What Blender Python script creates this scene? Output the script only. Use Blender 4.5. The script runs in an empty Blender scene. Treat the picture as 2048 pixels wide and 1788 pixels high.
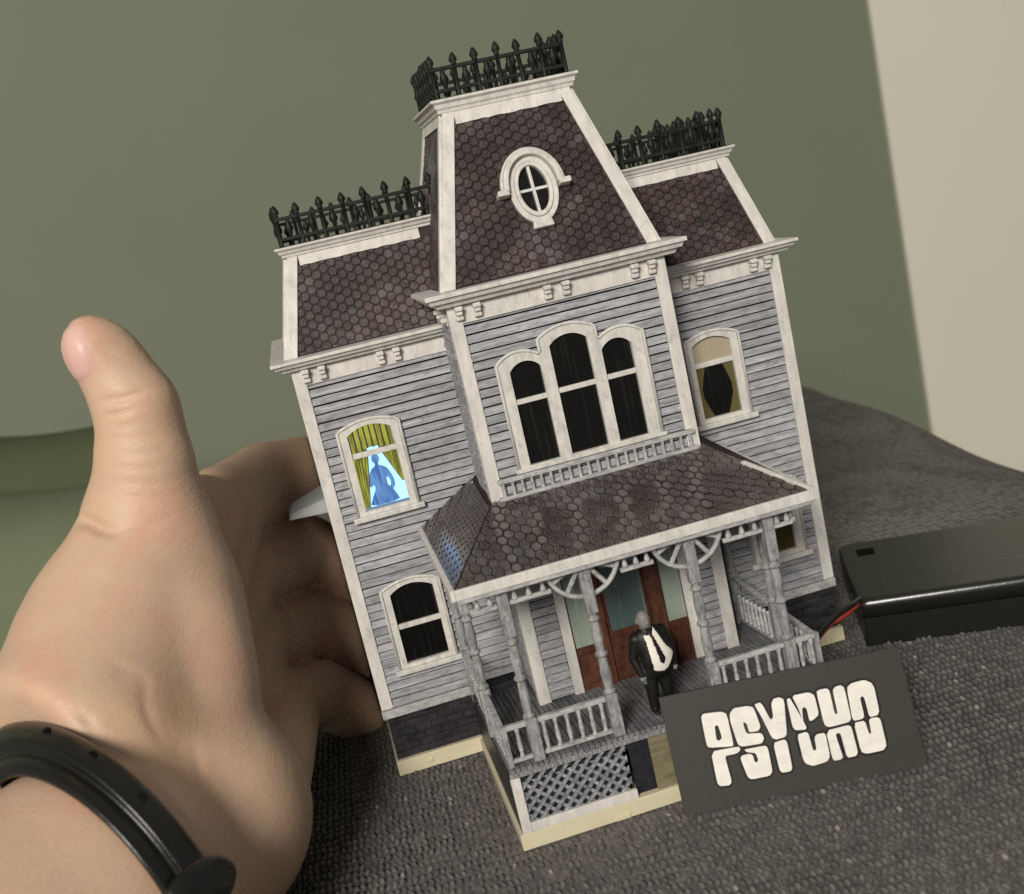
import bpy, bmesh, math, random
import numpy as np
from mathutils import Vector, Matrix
from mathutils.geometry import tessellate_polygon

# ------------------------------------------------------------------ camera, world, lamps, exposure
MM = 0.001                                  # everything below is written in millimetres
sc = bpy.context.scene
COL = sc.collection
cam_d = bpy.data.cameras.new('camera'); cam = bpy.data.objects.new('camera', cam_d); COL.objects.link(cam)
F_PX = 2258.11
CAM = (3.15, -218.362, 107.917)
CR = (0.954892, -0.199859, -0.219633)
CU = (0.253809, 0.165346, 0.953017)
CB = (-0.154154, -0.965773, 0.208614)
cam_d.sensor_width = 36.0; cam_d.sensor_fit = 'HORIZONTAL'
cam_d.lens = 36.0 * F_PX / 2048.0
cam_d.clip_start = 0.005; cam_d.clip_end = 20.0
cam.matrix_world = Matrix(((CR[0], CU[0], CB[0], CAM[0]*MM), (CR[1], CU[1], CB[1], CAM[1]*MM), (CR[2], CU[2], CB[2], CAM[2]*MM), (0, 0, 0, 1)))
cam_d.dof.use_dof = True; cam_d.dof.focus_distance = 0.216; cam_d.dof.aperture_fstop = 27.0
sc.camera = cam

w = bpy.data.worlds.new('World'); sc.world = w; w.use_nodes = True
w.node_tree.nodes['Background'].inputs[0].default_value = (1.0, 0.975, 0.92, 1)
w.node_tree.nodes['Background'].inputs[1].default_value = 0.19

def area_lamp(name, loc, target, size, watts, col):
    l = bpy.data.lights.new(name, 'AREA'); l.shape = 'DISK'; l.size = size; l.energy = watts; l.color = col
    o = bpy.data.objects.new(name, l); COL.objects.link(o)
    o.location = Vector(loc)*MM
    o.rotation_euler = (Vector(target)-Vector(loc)).to_track_quat('-Z', 'Y').to_euler()
    return o
area_lamp('ceiling_lamp', (-500, -1190, 690), (40, 0, 60), 0.42, 22.0, (1.0, 0.945, 0.865))

sc.view_settings.view_transform = 'Standard'; sc.view_settings.look = 'None'
sc.view_settings.exposure = 0.0; sc.view_settings.gamma = 1.0
sc.render.engine = 'CYCLES'
sc.cycles.use_denoising = False
sc.cycles.max_bounces = 6; sc.cycles.diffuse_bounces = 3; sc.cycles.glossy_bounces = 3
sc.cycles.sample_clamp_indirect = 4.0
sc.cycles.caustics_reflective = False; sc.cycles.caustics_refractive = False
random.seed(7); RNG = np.random.default_rng(7)

# ------------------------------------------------------------------ materials
class NT:
    def __init__(s, name):
        s.m = bpy.data.materials.new(name); s.m.use_nodes = True
        s.t = s.m.node_tree; s.n = s.t.nodes; s.l = s.t.links
        s.b = s.n['Principled BSDF']; s.pos = None
    def node(s, typ, **kw):
        n = s.n.new(typ)
        for k, v in kw.items(): setattr(n, k, v)
        return n
    def set(s, sock, v):
        if isinstance(v, bpy.types.NodeSocket): s.l.new(v, sock)
        elif isinstance(v, (tuple, list)) and len(v) == 3 and sock.type == 'RGBA': sock.default_value = (*v, 1)
        else: sock.default_value = v
    def P(s, scale=(1, 1, 1), rot=(0, 0, 0), loc=(0, 0, 0)):
        if s.pos is None: s.pos = s.node('ShaderNodeNewGeometry').outputs['Position']
        mp = s.node('ShaderNodeMapping')
        mp.inputs['Scale'].default_value = tuple(1000*c for c in scale); mp.inputs['Rotation'].default_value = rot
        mp.inputs['Location'].default_value = loc
        s.l.new(s.pos, mp.inputs['Vector']); return mp.outputs['Vector']
    def noise(s, vec, scale=1, detail=3, rough=.55, dist=0):
        n = s.node('ShaderNodeTexNoise'); s.l.new(vec, n.inputs['Vector'])
        n.inputs['Scale'].default_value = scale; n.inputs['Detail'].default_value = detail
        n.inputs['Roughness'].default_value = rough; n.inputs['Distortion'].default_value = dist
        return n.outputs['Fac']
    def ramp(s, fac, stops):
        r = s.node('ShaderNodeValToRGB'); s.l.new(fac, r.inputs['Fac']); e = r.color_ramp.elements
        while len(e) < len(stops): e.new(.5)
        for q, (p, c) in zip(e, stops):
            q.position = p; q.color = (*c, 1) if isinstance(c, (tuple, list)) else (c, c, c, 1)
        return r.outputs['Color']
    def mix(s, fac, a, b, mode='MIX'):
        m = s.node('ShaderNodeMix', data_type='RGBA', blend_type=mode)
        s.set(m.inputs[0], fac); s.set(m.inputs[6], a); s.set(m.inputs[7], b); return m.outputs[2]
    def math(s, op, a, b=0.0):
        m = s.node('ShaderNodeMath', operation=op); s.set(m.inputs[0], a); s.set(m.inputs[1], b); return m.outputs[0]
    def bump(s, h, strength=.4, dist=.1):
        b = s.node('ShaderNodeBump'); b.inputs['Strength'].default_value = strength; b.inputs['Distance'].default_value = dist*MM
        s.l.new(h, b.inputs['Height']); s.l.new(b.outputs['Normal'], s.b.inputs['Normal'])
    def done(s, col=None, rough=.6, spec=.35, **kw):
        if col is not None: s.set(s.b.inputs['Base Color'], col)
        s.set(s.b.inputs['Roughness'], rough); s.b.inputs['Specular IOR Level'].default_value = spec
        for k, v in kw.items(): s.set(s.b.inputs[k], v)
        return s.m

def painted(name, hi, lo, wash, amount, stretch=(.35, .35, .35), rough=.62, bump=.35, vary=0, brush=0):
    """brush-painted plastic: two tones of paint, darker wash left in blotches, fine brush relief"""
    t = NT(name)
    a = t.noise(t.P(stretch), 1.0, 5, .65)
    b = t.noise(t.P(tuple(.35+1.3*q for q in stretch), loc=(3, 7, 1)), 1.0, 4, .65)
    c = t.ramp(a, [(.32, lo), (.66, hi)])
    if vary:
        oi = t.node('ShaderNodeObjectInfo').outputs['Random']; c = t.mix(1.0, c, t.ramp(oi, [(0, (1-vary,)*3), (1, (1+vary,)*3)]), 'MULTIPLY')
    if brush:
        st = t.noise(t.P((.045, .5, 2.4), loc=(5, 2, 9)), 1.0, 4, .7); c = t.mix(t.ramp(st, [(.54, 0), (.70, brush)]), c, tuple(min(.85, q*1.55) for q in hi))
        sd = t.noise(t.P((.07, .5, 1.9), loc=(1, 8, 4)), 1.0, 4, .7); c = t.mix(t.ramp(sd, [(.30, brush), (.46, 0)]), c, wash)
    wmask = t.ramp(b, [(.60-.35*amount, 0), (.78-.2*amount, 1)])
    c = t.mix(t.math('MULTIPLY', wmask, min(1, .35+amount*.6)), c, wash)
    t.bump(t.noise(t.P((2.2, 2.2, 2.2)), 1.0, 4, .6), bump, .12)
    return t.done(c, rough, .3)
M = {}
M['siding'] = painted('grey_siding_paint', (.395, .395, .412), (.225, .228, .246), (.060, .061, .072), .34, (.11, .4, .9), vary=.14, brush=.6)
M['gap'] = painted('dark_wash_and_shade', (.020, .020, .026), (.008, .008, .011), (.004, .004, .005), .3, rough=.8)  # wash in the board grooves, their shade put into the same dark colour
M['trim'] = painted('cream_trim_paint', (.72, .69, .645), (.54, .52, .49), (.27, .26, .25), .17, (.5, .5, .14), .5)
M['frame'] = painted('window_trim_paint', (.70, .675, .62), (.50, .49, .465), (.22, .215, .21), .20, (.6, .6, .22), .5)
M['porch'] = painted('weathered_porch_paint', (.40, .40, .39), (.19, .195, .20), (.055, .057, .062), .42, (1.1, 1.1, .22), .65, .5)
M['porch_light'] = painted('rail_paint', (.52, .52, .50), (.29, .295, .30), (.09, .09, .10), .32, (.35, .9, .9), .6, .4)
M['floor'] = painted('porch_floor_paint', (.25, .25, .262), (.12, .12, .132), (.035, .035, .042), .35, (1.2, .12, 1), .55, .5, .15)
M['lattice'] = painted('lattice_paint', (.40, .405, .43), (.17, .175, .195), (.025, .025, .032), .50, (.7, .7, .7), .5, .6)
M['stone'] = painted('dark_foundation_paint', (.046, .042, .047), (.013, .012, .014), (.14, .135, .145), .06, (.16, .5, .6), .38, .5)
M['mortar'] = painted('foundation_joint', (.060, .058, .062), (.02, .02, .024), (.01, .01, .01), .2, rough=.6)
M['cream'] = painted('cream_plastic', (.66, .60, .425), (.60, .545, .375), (.50, .45, .31), .05, (.1, .1, .3), .42, .08)
M['recess'] = painted('bare_plastic', (.23, .205, .125), (.14, .125, .072), (.16, .15, .09), .12, (.25, .25, 1.2), .5, .2)
M['iron'] = painted('black_green_iron_paint', (.012, .015, .011), (.005, .007, .005), (.028, .034, .024), .05, rough=.55, bump=.5)
M['door'] = painted('red_brown_door_paint', (.135, .052, .032), (.055, .020, .013), (.014, .006, .005), .35, (.8, .8, .25), .4, .5)
M['grey_plaster'] = painted('grey_top', (.34, .355, .34), (.27, .285, .27), (.2, .21, .2), .1)

def shingle_mat(name, tone, gloss, spec):
    t = NT(name)
    big = t.noise(t.P((.075, .075, .075)), 1.0, 4, .6)
    cell = t.noise(t.P((.42, .42, .42)), 1.0, 2, .7)
    fine = t.noise(t.P((2.6, 2.6, 2.6)), 1.0, 4, .7)
    rnd_ = t.math('FRACT', t.math('ADD', t.node('ShaderNodeObjectInfo').outputs['Random'], t.node('ShaderNodeNewGeometry').outputs['Random Per Island']))
    c = t.ramp(big, [(.30, (.030*tone, .022*tone, .019*tone)), (.44, (.088*tone, .048*tone, .038*tone)), (.53, (.060*tone, .044*tone, .042*tone)), (.66, (.17*tone, .150*tone, .152*tone))])
    c = t.mix(t.ramp(cell, [(.45, 0), (.75, .55)]), c, (.17*tone, .148*tone, .145*tone))
    c = t.mix(t.ramp(rnd_, [(.0, .55), (.35, 0)]), c, (.026*tone, .020*tone, .018*tone))
    c = t.mix(t.ramp(rnd_, [(.72, 0), (1, .38)]), c, (.22*tone, .19*tone, .18*tone))
    c = t.mix(t.ramp(cell, [(.22, .65), (.40, 0)]), c, (.028, .020, .018))
    wear = t.noise(t.P((.16, .16, .09), loc=(4, 1, 6)), 1.0, 3, .6)
    c = t.mix(t.math('MULTIPLY', t.ramp(fine, [(.52, 0), (.72, 1)]), t.ramp(wear, [(.42, .12), (.66, .75)])), c, (.33, .30, .29))
    c = t.mix(t.ramp(fine, [(.22, .6), (.42, 0)]), c, (.016, .012, .011))
    t.bump(fine, .7, .16)
    r = t.ramp(fine, [(.3, gloss-.08), (.7, gloss+.15)])
    stain = t.noise(t.P((.045, .045, .06), loc=(2, 9, 3)), 1.0, 4, .6)
    c = t.mix(t.ramp(stain, [(.44, 0), (.60, .72)]), c, (.020, .0125, .0105))
    return t.done(c, r, spec)
M['shingle'] = shingle_mat('brown_slate_paint', .80, .36, .28)
M['porch_shingle'] = shingle_mat('porch_slate_paint', .66, .32, .5)
ps = M['porch_shingle'].node_tree.nodes['Principled BSDF']; ps.inputs['Coat Weight'].default_value = 1.0; ps.inputs['Coat Roughness'].default_value = .17; ps.inputs['Coat IOR'].default_value = 1.7
t = NT('dark_roof_backing'); M['roofback'] = t.done((.016, .012, .011), .45, .4)

def pane(name, col, streak, rough=.12):
    t = NT(name)
    a = t.noise(t.P((1.5, 1.5, .05)), 1.0, 2, .6)
    c = t.mix(t.ramp(a, [(.56, 0), (.72, .8)]), col, streak)
    return t.done(c, rough, .4)
M['glass_black'] = pane('black_window_film', (.0015, .0015, .0015), (.018, .018, .013), .3)
M['glass_teal'] = pane('teal_window_film', (.085, .125, .125), (.25, .30, .28), .3)
M['glass_green'] = pane('pale_curtain_film', (.26, .31, .26), (.64, .65, .53), .3)
M['glass_blue'] = pane('pale_blue_blind', (.20, .36, .42), (.26, .43, .48), .3)
M['glass_olive'] = pane('olive_curtain_film', (.060, .050, .008), (.13, .11, .02), .3)
M['blind'] = pane('beige_blind', (.38, .325, .225), (.43, .37, .26), .6)
M['curtain_olive'] = pane('olive_curtain', (.105, .088, .026), (.03, .025, .009), .7)

def glow(name, col, strength, col2=None):
    t = NT(name)
    c = col
    if col2 is not None:
        c = t.mix(t.ramp(t.noise(t.P((1.1, 1.1, .16)), 1.0, 2, .5), [(.42, 0), (.60, 1)]), col, col2)
    t.set(t.b.inputs['Emission Color'], c); t.b.inputs['Emission Strength'].default_value = strength
    return t.done((.02, .02, .02), .5, .2)
M['lit_pane'] = glow('backlit_window_film', (.27, .57, 1.0), 2.2)
M['lit_curtain'] = glow('backlit_yellow_curtain', (.50, .50, .05), .75, (.22, .22, .015))
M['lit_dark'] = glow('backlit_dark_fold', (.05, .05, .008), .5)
M['lit_figure'] = glow('backlit_blue_silhouette', (.04, .11, .31), 1.2, (.10, .24, .52))
M['lit_sill'] = glow('sill_painted_led_glow', (.30, .48, .68), .5)  # the sill is no lamp: LED light falling on it is put in as emission

# sofa weave
t = NT('charcoal_woven_fabric')
at = t.node('ShaderNodeAttribute', attribute_name='tone'); 
fine = t.noise(t.P((3.5, 3.5, 3.5)), 1.0, 3, .6)
big = t.noise(t.P((.02, .02, .02)), 1.0, 2, .5)
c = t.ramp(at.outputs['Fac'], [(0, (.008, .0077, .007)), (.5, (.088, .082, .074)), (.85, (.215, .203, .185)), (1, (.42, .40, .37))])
c = t.mix(.25, c, t.mix(fine, (.012, .012, .011), (.12, .119, .112)))
c = t.mix(t.ramp(big, [(.45, 0), (.75, .22)]), c, (.075, .060, .058))
t.bump(fine, .6, .12)
M['weave'] = t.done(c, .95, .1)
M['weave'].node_tree.nodes['Principled BSDF'].inputs['Sheen Weight'].default_value = .08
t = NT('charcoal_fabric_far')
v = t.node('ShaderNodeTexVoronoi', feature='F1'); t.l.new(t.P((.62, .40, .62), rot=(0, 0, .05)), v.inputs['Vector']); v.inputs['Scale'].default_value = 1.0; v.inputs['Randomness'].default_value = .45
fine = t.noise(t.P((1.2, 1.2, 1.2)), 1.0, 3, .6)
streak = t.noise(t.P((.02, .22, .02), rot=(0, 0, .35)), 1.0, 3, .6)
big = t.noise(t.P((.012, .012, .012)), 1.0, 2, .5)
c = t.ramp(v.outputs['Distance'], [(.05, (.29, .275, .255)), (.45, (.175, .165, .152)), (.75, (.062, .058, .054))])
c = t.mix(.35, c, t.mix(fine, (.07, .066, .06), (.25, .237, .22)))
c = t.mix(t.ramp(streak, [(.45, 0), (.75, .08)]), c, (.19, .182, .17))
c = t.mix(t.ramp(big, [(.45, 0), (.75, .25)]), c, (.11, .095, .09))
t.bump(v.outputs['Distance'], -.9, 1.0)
M['fabric'] = t.done(c, .95, .1)

def plain(name, col, rough=.6, spec=.35, var=.12, scale=.02, bump=0, **kw):
    t = NT(name)
    n = t.noise(t.P((scale,)*3), 1.0, 4, .6)
    c = t.mix(n, tuple(x*(1-var) for x in col), tuple(x*(1+var) for x in col))
    if bump: t.bump(t.noise(t.P((.45, .45, .45)), 1.0, 3, .6), bump, .25)
    return t.done(c, rough, spec, **kw)
M['wall'] = plain('sage_green_wall_paint', (.215, .237, .172), .75, .2, .05, .012, .25)
M['pale'] = plain('ivory_wall_paint', (.81, .775, .645), .7, .2, .03, .01, .1)
M['green_cloth'] = plain('dark_green_cloth', (.095, .115, .060), .9, .1, .12, .03, .3)
M['green_cloth_light'] = plain('sage_cloth', (.17, .195, .12), .9, .1, .12, .03, .3)
M['box'] = plain('black_abs_plastic', (.0085, .0095, .008), .30, .85, .15, .3, .25)
M['hole'] = plain('dark_socket', (.002, .002, .002), .8, .1)
M['sign'] = plain('charcoal_card', (.031, .029, .023), .55, .35, .10, .5, .12)
M['ink'] = plain('black_ink', (.006, .0045, .004), .4, .4, .2, .5)
M['letter'] = painted('white_letter_paint', (.83, .80, .735), (.70, .68, .63), (.50, .49, .46), .12, (.25, .25, .5), .5, .35)
M['wire_black'] = plain('black_wire', (.008, .008, .008), .35, .5)
M['wire_red'] = plain('red_wire', (.30, .035, .025), .35, .5)
M['suit'] = plain('black_suit_paint', (.008, .0085, .007), .5, .35, .3, .6, .4)
M['shirt'] = plain('white_shirt_paint', (.82, .79, .70), .6, .3, .06, .5, .3)
M['tie'] = plain('dark_tie_paint', (.014, .006, .007), .45, .4)
M['face'] = plain('grey_skin_paint', (.22, .20, .195), .55, .35, .25, .5, .4)
M['rubber'] = plain('black_bracelet_rubber', (.0085, .0085, .0075), .30, .5, .25, .12, .35)

t = NT('skin')
big = t.noise(t.P((.055, .055, .055)), 1.0, 3, .55)
mid = t.noise(t.P((.25, .25, .25)), 1.0, 3, .6)
cre = t.noise(t.P((.55, .55, 1.6), rot=(.2, .35, .2)), 1.0, 4, .62, .6)
pore = t.node('ShaderNodeTexVoronoi', feature='DISTANCE_TO_EDGE'); t.l.new(t.P((1.25, 1.25, 1.9), rot=(.3, .2, .1)), pore.inputs['Vector']); pore.inputs['Scale'].default_value = 1.0
c = t.ramp(big, [(.34, (.61, .405, .265)), (.52, (.585, .41, .285)), (.66, (.605, .375, .262))])
c = t.mix(t.ramp(mid, [(.48, 0), (.78, .24)]), c, (.52, .285, .205))
c = t.mix(t.ramp(mid, [(.20, .3), (.45, 0)]), c, (.66, .45, .30))
h = t.math('ADD', t.math('MULTIPLY', cre, .8), t.math('MULTIPLY', pore.outputs['Distance'], .30))
t.bump(h, .55, .24)
M['skin'] = t.done(c, .5, .38)
bs = M['skin'].node_tree.nodes['Principled BSDF']
bs.inputs['Subsurface Weight'].default_value = .14; bs.inputs['Subsurface Radius'].default_value = (1.0, .38, .2); bs.inputs['Subsurface Scale'].default_value = .0022
M['nail'] = plain('thumb_nail', (.68, .43, .36), .42, .4, .06, .25, .15)

# ------------------------------------------------------------------ mesh helpers
class B:
    """collects shapes given in millimetres; build() links them as ONE mesh object"""
    def __init__(s): s.v = []; s.f = []
    def add(s, vs, fs):
        o = len(s.v); s.v += [tuple(float(c) for c in p) for p in vs]; s.f += [tuple(i+o for i in f) for f in fs]; return s
    def box(s, x0, x1, y0, y1, z0, z1):
        vs = [(x, y, z) for z in (z0, z1) for y in (y0, y1) for x in (x0, x1)]
        return s.add(vs, [(0, 2, 3, 1), (4, 5, 7, 6), (0, 1, 5, 4), (2, 6, 7, 3), (0, 4, 6, 2), (1, 3, 7, 5)])
    def hexa(s, bot, top):
        return s.add(list(bot)+list(top), [(3, 2, 1, 0), (4, 5, 6, 7), (0, 1, 5, 4), (1, 2, 6, 5), (2, 3, 7, 6), (3, 0, 4, 7)])
    def prism(s, loops, fn, h0, h1):
        """polygon (first loop) with holes (other loops) in 2-D, extruded from h0 to h1; fn(u,v,h)->xyz"""
        L = [list(l) for l in loops]
        flat = [p for l in L for p in l]
        tri = tessellate_polygon([[Vector((p[0], p[1], 0)) for p in l] for l in L])
        n = len(flat); vs = [fn(p[0], p[1], h1) for p in flat]+[fn(p[0], p[1], h0) for p in flat]
        fs = []
        for a, b, c in tri:
            A, Bq, Cq = flat[a], flat[b], flat[c]
            if (Bq[0]-A[0])*(Cq[1]-A[1])-(Bq[1]-A[1])*(Cq[0]-A[0]) < 0: b, c = c, b
            fs += [(a, b, c), (a+n, c+n, b+n)]
        o = 0
        for l in L:
            k = len(l)
            for i in range(k): j = (i+1) % k; fs.append((o+i, o+i+n, o+j+n, o+j))
            o += k
        return s.add(vs, fs)
    def tube(s, pts, r, k=8, closed=False, cap=True, flat=None):
        P = [Vector(p) for p in pts]; n = len(P); R_ = r if isinstance(r, (list, tuple)) else [r]*n
        vs = []; up = None
        for i in range(n):
            a = P[(i-1) % n] if (closed or i) else P[0]; b = P[(i+1) % n] if (closed or i < n-1) else P[-1]
            d = (b-a).normalized()
            if up is None: up = Vector((0, 0, 1)) if abs(d.z) < .9 else Vector((1, 0, 0))
            x = (up-d*up.dot(d)).normalized(); up = x; y = d.cross(x)
            for q in range(k):
                t_ = 2*math.pi*q/k; fx, fy = (1, 1) if flat is None else flat
                vs.append(P[i]+x*(R_[i]*fx*math.cos(t_))+y*(R_[i]*fy*math.sin(t_)))
        fs = []; m = n if closed else n-1
        for i in range(m):
            j = (i+1) % n
            for q in range(k): fs.append((i*k+q, i*k+(q+1) % k, j*k+(q+1) % k, j*k+q))
        if cap and not closed: fs += [tuple(reversed(range(k))), tuple((n-1)*k+q for q in range(k))]
        return s.add(vs, fs)
    def lathe(s, cx, cy, prof, k=12):
        """prof: (radius, z) from bottom to top"""
        vs = [(cx+r*math.cos(2*math.pi*q/k), cy+r*math.sin(2*math.pi*q/k), z) for r, z in prof for q in range(k)]
        n = len(prof)
        fs = [(i*k+q, i*k+(q+1) % k, (i+1)*k+(q+1) % k, (i+1)*k+q) for i in range(n-1) for q in range(k)]
        return s.add(vs, fs+[tuple(reversed(range(k))), tuple((n-1)*k+q for q in range(k))])
    def mesh(s, name, mat, org):
        me = bpy.data.meshes.new(name)
        me.from_pydata([((x-org[0])*MM, (y-org[1])*MM, (z-org[2])*MM) for x, y, z in s.v], [], s.f)
        me.materials.append(M[mat] if isinstance(mat, str) else mat); me.validate(); me.update(); return me
    def build(s, name, mat, parent=None, bevel=0, smooth=False, org=None, kind=None, label=None):
        if org is None:
            a = np.array(s.v); org = tuple((a.min(0)+a.max(0))/2)
        me = s.mesh(name, mat, org)
        return link(name, me, org, parent, bevel, smooth, kind, label)
WPOS = {}
def link(name, me, org, parent=None, bevel=0, smooth=False, kind=None, label=None, rot=None):
    o = bpy.data.objects.new(name, me); COL.objects.link(o)
    p = WPOS[parent.name] if parent is not None else (0, 0, 0)
    if parent is not None: o.parent = parent
    o.location = tuple((org[i]-p[i])*MM for i in range(3)); WPOS[o.name] = tuple(org)
    if rot is not None: o.rotation_euler = rot
    if bevel:
        m = o.modifiers.new('bevel', 'BEVEL'); m.width = bevel*MM; m.segments = 3; m.limit_method = 'ANGLE'; m.angle_limit = .6
    if smooth and me is not None: me.polygons.foreach_set('use_smooth', [True]*len(me.polygons))
    if kind: o['kind'] = kind
    if label: o['label'] = label
    return o
def empty(name, org, parent=None):
    o = link(name, None, org, parent); o.empty_display_size = .01; return o
def tag(o, label, cat, group=None):
    o['label'] = label; o['category'] = cat
    if group: o['group'] = group
    return o
def structure(o): o['kind'] = 'structure'; return o
def chaikin(p, n=1, k=.22):
    for _ in range(n):
        q = []
        for i in range(len(p)):
            a = p[i]; b = p[(i+1) % len(p)]
            q += [(a[0]*(1-k)+b[0]*k, a[1]*(1-k)+b[1]*k), (a[0]*k+b[0]*(1-k), a[1]*k+b[1]*(1-k))]
        p = q
    return p
def clip_poly(poly, clip):
    """convex clip (counter-clockwise)"""
    out = poly
    for i in range(len(clip)):
        a = clip[i]; b = clip[(i+1) % len(clip)]; ex, ey = b[0]-a[0], b[1]-a[1]
        sd = lambda p: ex*(p[1]-a[1])-ey*(p[0]-a[0])
        inp, out = out, []
        for j in range(len(inp)):
            p, q = inp[j], inp[(j+1) % len(inp)]; sp, sq = sd(p), sd(q)
            if sp >= 0: out.append(p)
            if (sp >= 0) != (sq >= 0):
                t_ = sp/(sp-sq); out.append((p[0]+(q[0]-p[0])*t_, p[1]+(q[1]-p[1])*t_))
        if len(out) < 3: return []
    return out
def area2(p): return .5*sum(p[i][0]*p[(i+1) % len(p)][1]-p[(i+1) % len(p)][0]*p[i][1] for i in range(len(p)))
def jit(a): return (RNG.random()-.5)*2*a

# signed distance bodies -> one continuous surface
def smin(a, b, k):
    h = np.clip(.5+.5*(b-a)/k, 0, 1); return b+(a-b)*h-k*h*(1-h)
def sd_cone(G, a, b, r1, r2):
    a = np.array(a, np.float32); b = np.array(b, np.float32); ba = b-a
    pa = [G[i]-a[i] for i in range(3)]
    t_ = np.clip((pa[0]*ba[0]+pa[1]*ba[1]+pa[2]*ba[2])/float(ba@ba+1e-9), 0, 1)
    return np.sqrt((pa[0]-t_*ba[0])**2+(pa[1]-t_*ba[1])**2+(pa[2]-t_*ba[2])**2)-(r1+(r2-r1)*t_)
def sd_ell(G, c, ax, r):
    """ellipsoid: centre, three axis vectors (rows, orthonormal), radii"""
    ax = np.array(ax, np.float32); k0 = 0; k1 = 0
    d = [G[i]-c[i] for i in range(3)]
    for j in range(3):
        q = d[0]*ax[j][0]+d[1]*ax[j][1]+d[2]*ax[j][2]
        k0 = k0+(q/r[j])**2; k1 = k1+(q/r[j]**2)**2
    k0 = np.sqrt(k0); k1 = np.sqrt(k1)+1e-6
    return k0*(k0-1)/k1
def grid(lo, hi, h):
    ax = [np.arange(lo[i], hi[i]+h, h, dtype=np.float32) for i in range(3)]
    return np.meshgrid(*ax, indexing='ij', sparse=False), ax
def surface_nets(F, ax, h):
    S = F < 0; n = F.shape
    acc = np.zeros((n[0]-1, n[1]-1, n[2]-1, 3), np.float32); cnt = np.zeros(acc.shape[:3], np.int16); edges = []
    for a in range(3):
        lo = [slice(None)]*3; hi = [slice(None)]*3; lo[a] = slice(None, -1); hi[a] = slice(1, None)
        f0, f1 = F[tuple(lo)], F[tuple(hi)]; cr = S[tuple(lo)] != S[tuple(hi)]
        I = np.argwhere(cr); b, c = [q for q in range(3) if q != a]
        I = I[(I[:, b] > 0) & (I[:, c] > 0) & (I[:, b] < n[b]-1) & (I[:, c] < n[c]-1)]
        t_ = f0[tuple(I.T)]/(f0[tuple(I.T)]-f1[tuple(I.T)])
        P = I.astype(np.float32); P[:, a] += t_
        for db in (-1, 0):
            for dc in (-1, 0):
                J = I.copy(); J[:, b] += db; J[:, c] += dc
                np.add.at(acc, tuple(J.T), P); np.add.at(cnt, tuple(J.T), 1)
        edges.append((a, b, c, I, S[tuple(lo)][tuple(I.T)]))
    idx = -np.ones(cnt.shape, np.int64); m = cnt > 0; idx[m] = np.arange(m.sum())
    V = acc[m]/cnt[m][:, None]*h+np.array([ax[0][0], ax[1][0], ax[2][0]])
    Q = []
    for a, b, c, I, s in edges:
        q = []
        for db, dc in ((-1, -1), (0, -1), (0, 0), (-1, 0)):
            J = I.copy(); J[:, b] += db; J[:, c] += dc; q.append(idx[tuple(J.T)])
        q = np.stack(q, 1); flip = s if a != 1 else ~s
        q[~flip] = q[~flip][:, ::-1]; Q.append(q)
    return V, np.concatenate(Q)
def np_mesh(name, V, Q, mat, org):
    me = bpy.data.meshes.new(name)
    me.vertices.add(len(V)); me.vertices.foreach_set('co', ((V-np.array(org))*MM).astype(np.float32).ravel())
    me.loops.add(Q.size); me.loops.foreach_set('vertex_index', Q.astype(np.int32).ravel())
    me.polygons.add(len(Q)); me.polygons.foreach_set('loop_start', np.arange(0, Q.size, Q.shape[1], dtype=np.int32))
    me.polygons.foreach_set('use_smooth', np.ones(len(Q), bool))
    me.update(calc_edges=True); me.validate(); me.materials.append(M[mat] if isinstance(mat, str) else mat); return me

# ------------------------------------------------------------------ the setting: wall, pale wall, sofa seat
b = B(); b.box(-1500, 1500, 520, 540, -900, 1500)
structure(b.build('wall', 'wall'))
b = B(); b.prism([[(426, -300), (1400, -300), (1400, 1200), (426, 1200)]], lambda u, v, h: (u, 520-h, v), -5, 3)
structure(b.build('wall_beside_sofa', 'pale'))

sofa = tag(empty('sofa', (80, 60, 0)), 'charcoal grey woven sofa seat that the model house stands on', 'sofa')
# seat far from the camera: a sheet that rolls off at its right and back edges
def seat_z(x, y):
    ex = x-(212+.10*(y-80)); ey = y-285
    z = -.35
    r = 24.0
    for e in (ex, ey):
        if e > -r:
            q = min((e+r)/r, 1.6); z -= r*(1-math.sqrt(max(0, 1-min(q, 1)**2)))*.75+max(0, e)*3
    return z
xs = [-70, -50, -30]+list(range(-10, 140, 10))+list(range(140, 260, 3))+[300]; ys = list(range(-140, 200, 10))+list(range(200, 310, 4))+[330]
vs = []
for y in ys:
    for x in xs:
        wv = 1.1*math.sin(x*.03+y*.045)+.7*math.sin(x*.07-y*.035)
        far = max(0, min(1, (math.hypot(max(0, x-120), max(0, y-20)))/60))
        z = seat_z(x, y)+wv*far
        if x < -20: z -= (-20-x)*.9
        vs.append((x, y, max(z, -120)))
n = len(xs)
fs = [(j*n+i, j*n+i+1, (j+1)*n+i+1, (j+1)*n+i) for j in range(len(ys)-1) for i in range(n-1)]
B().add(vs, fs).build('seat_cover', 'fabric', sofa, smooth=True)
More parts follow.
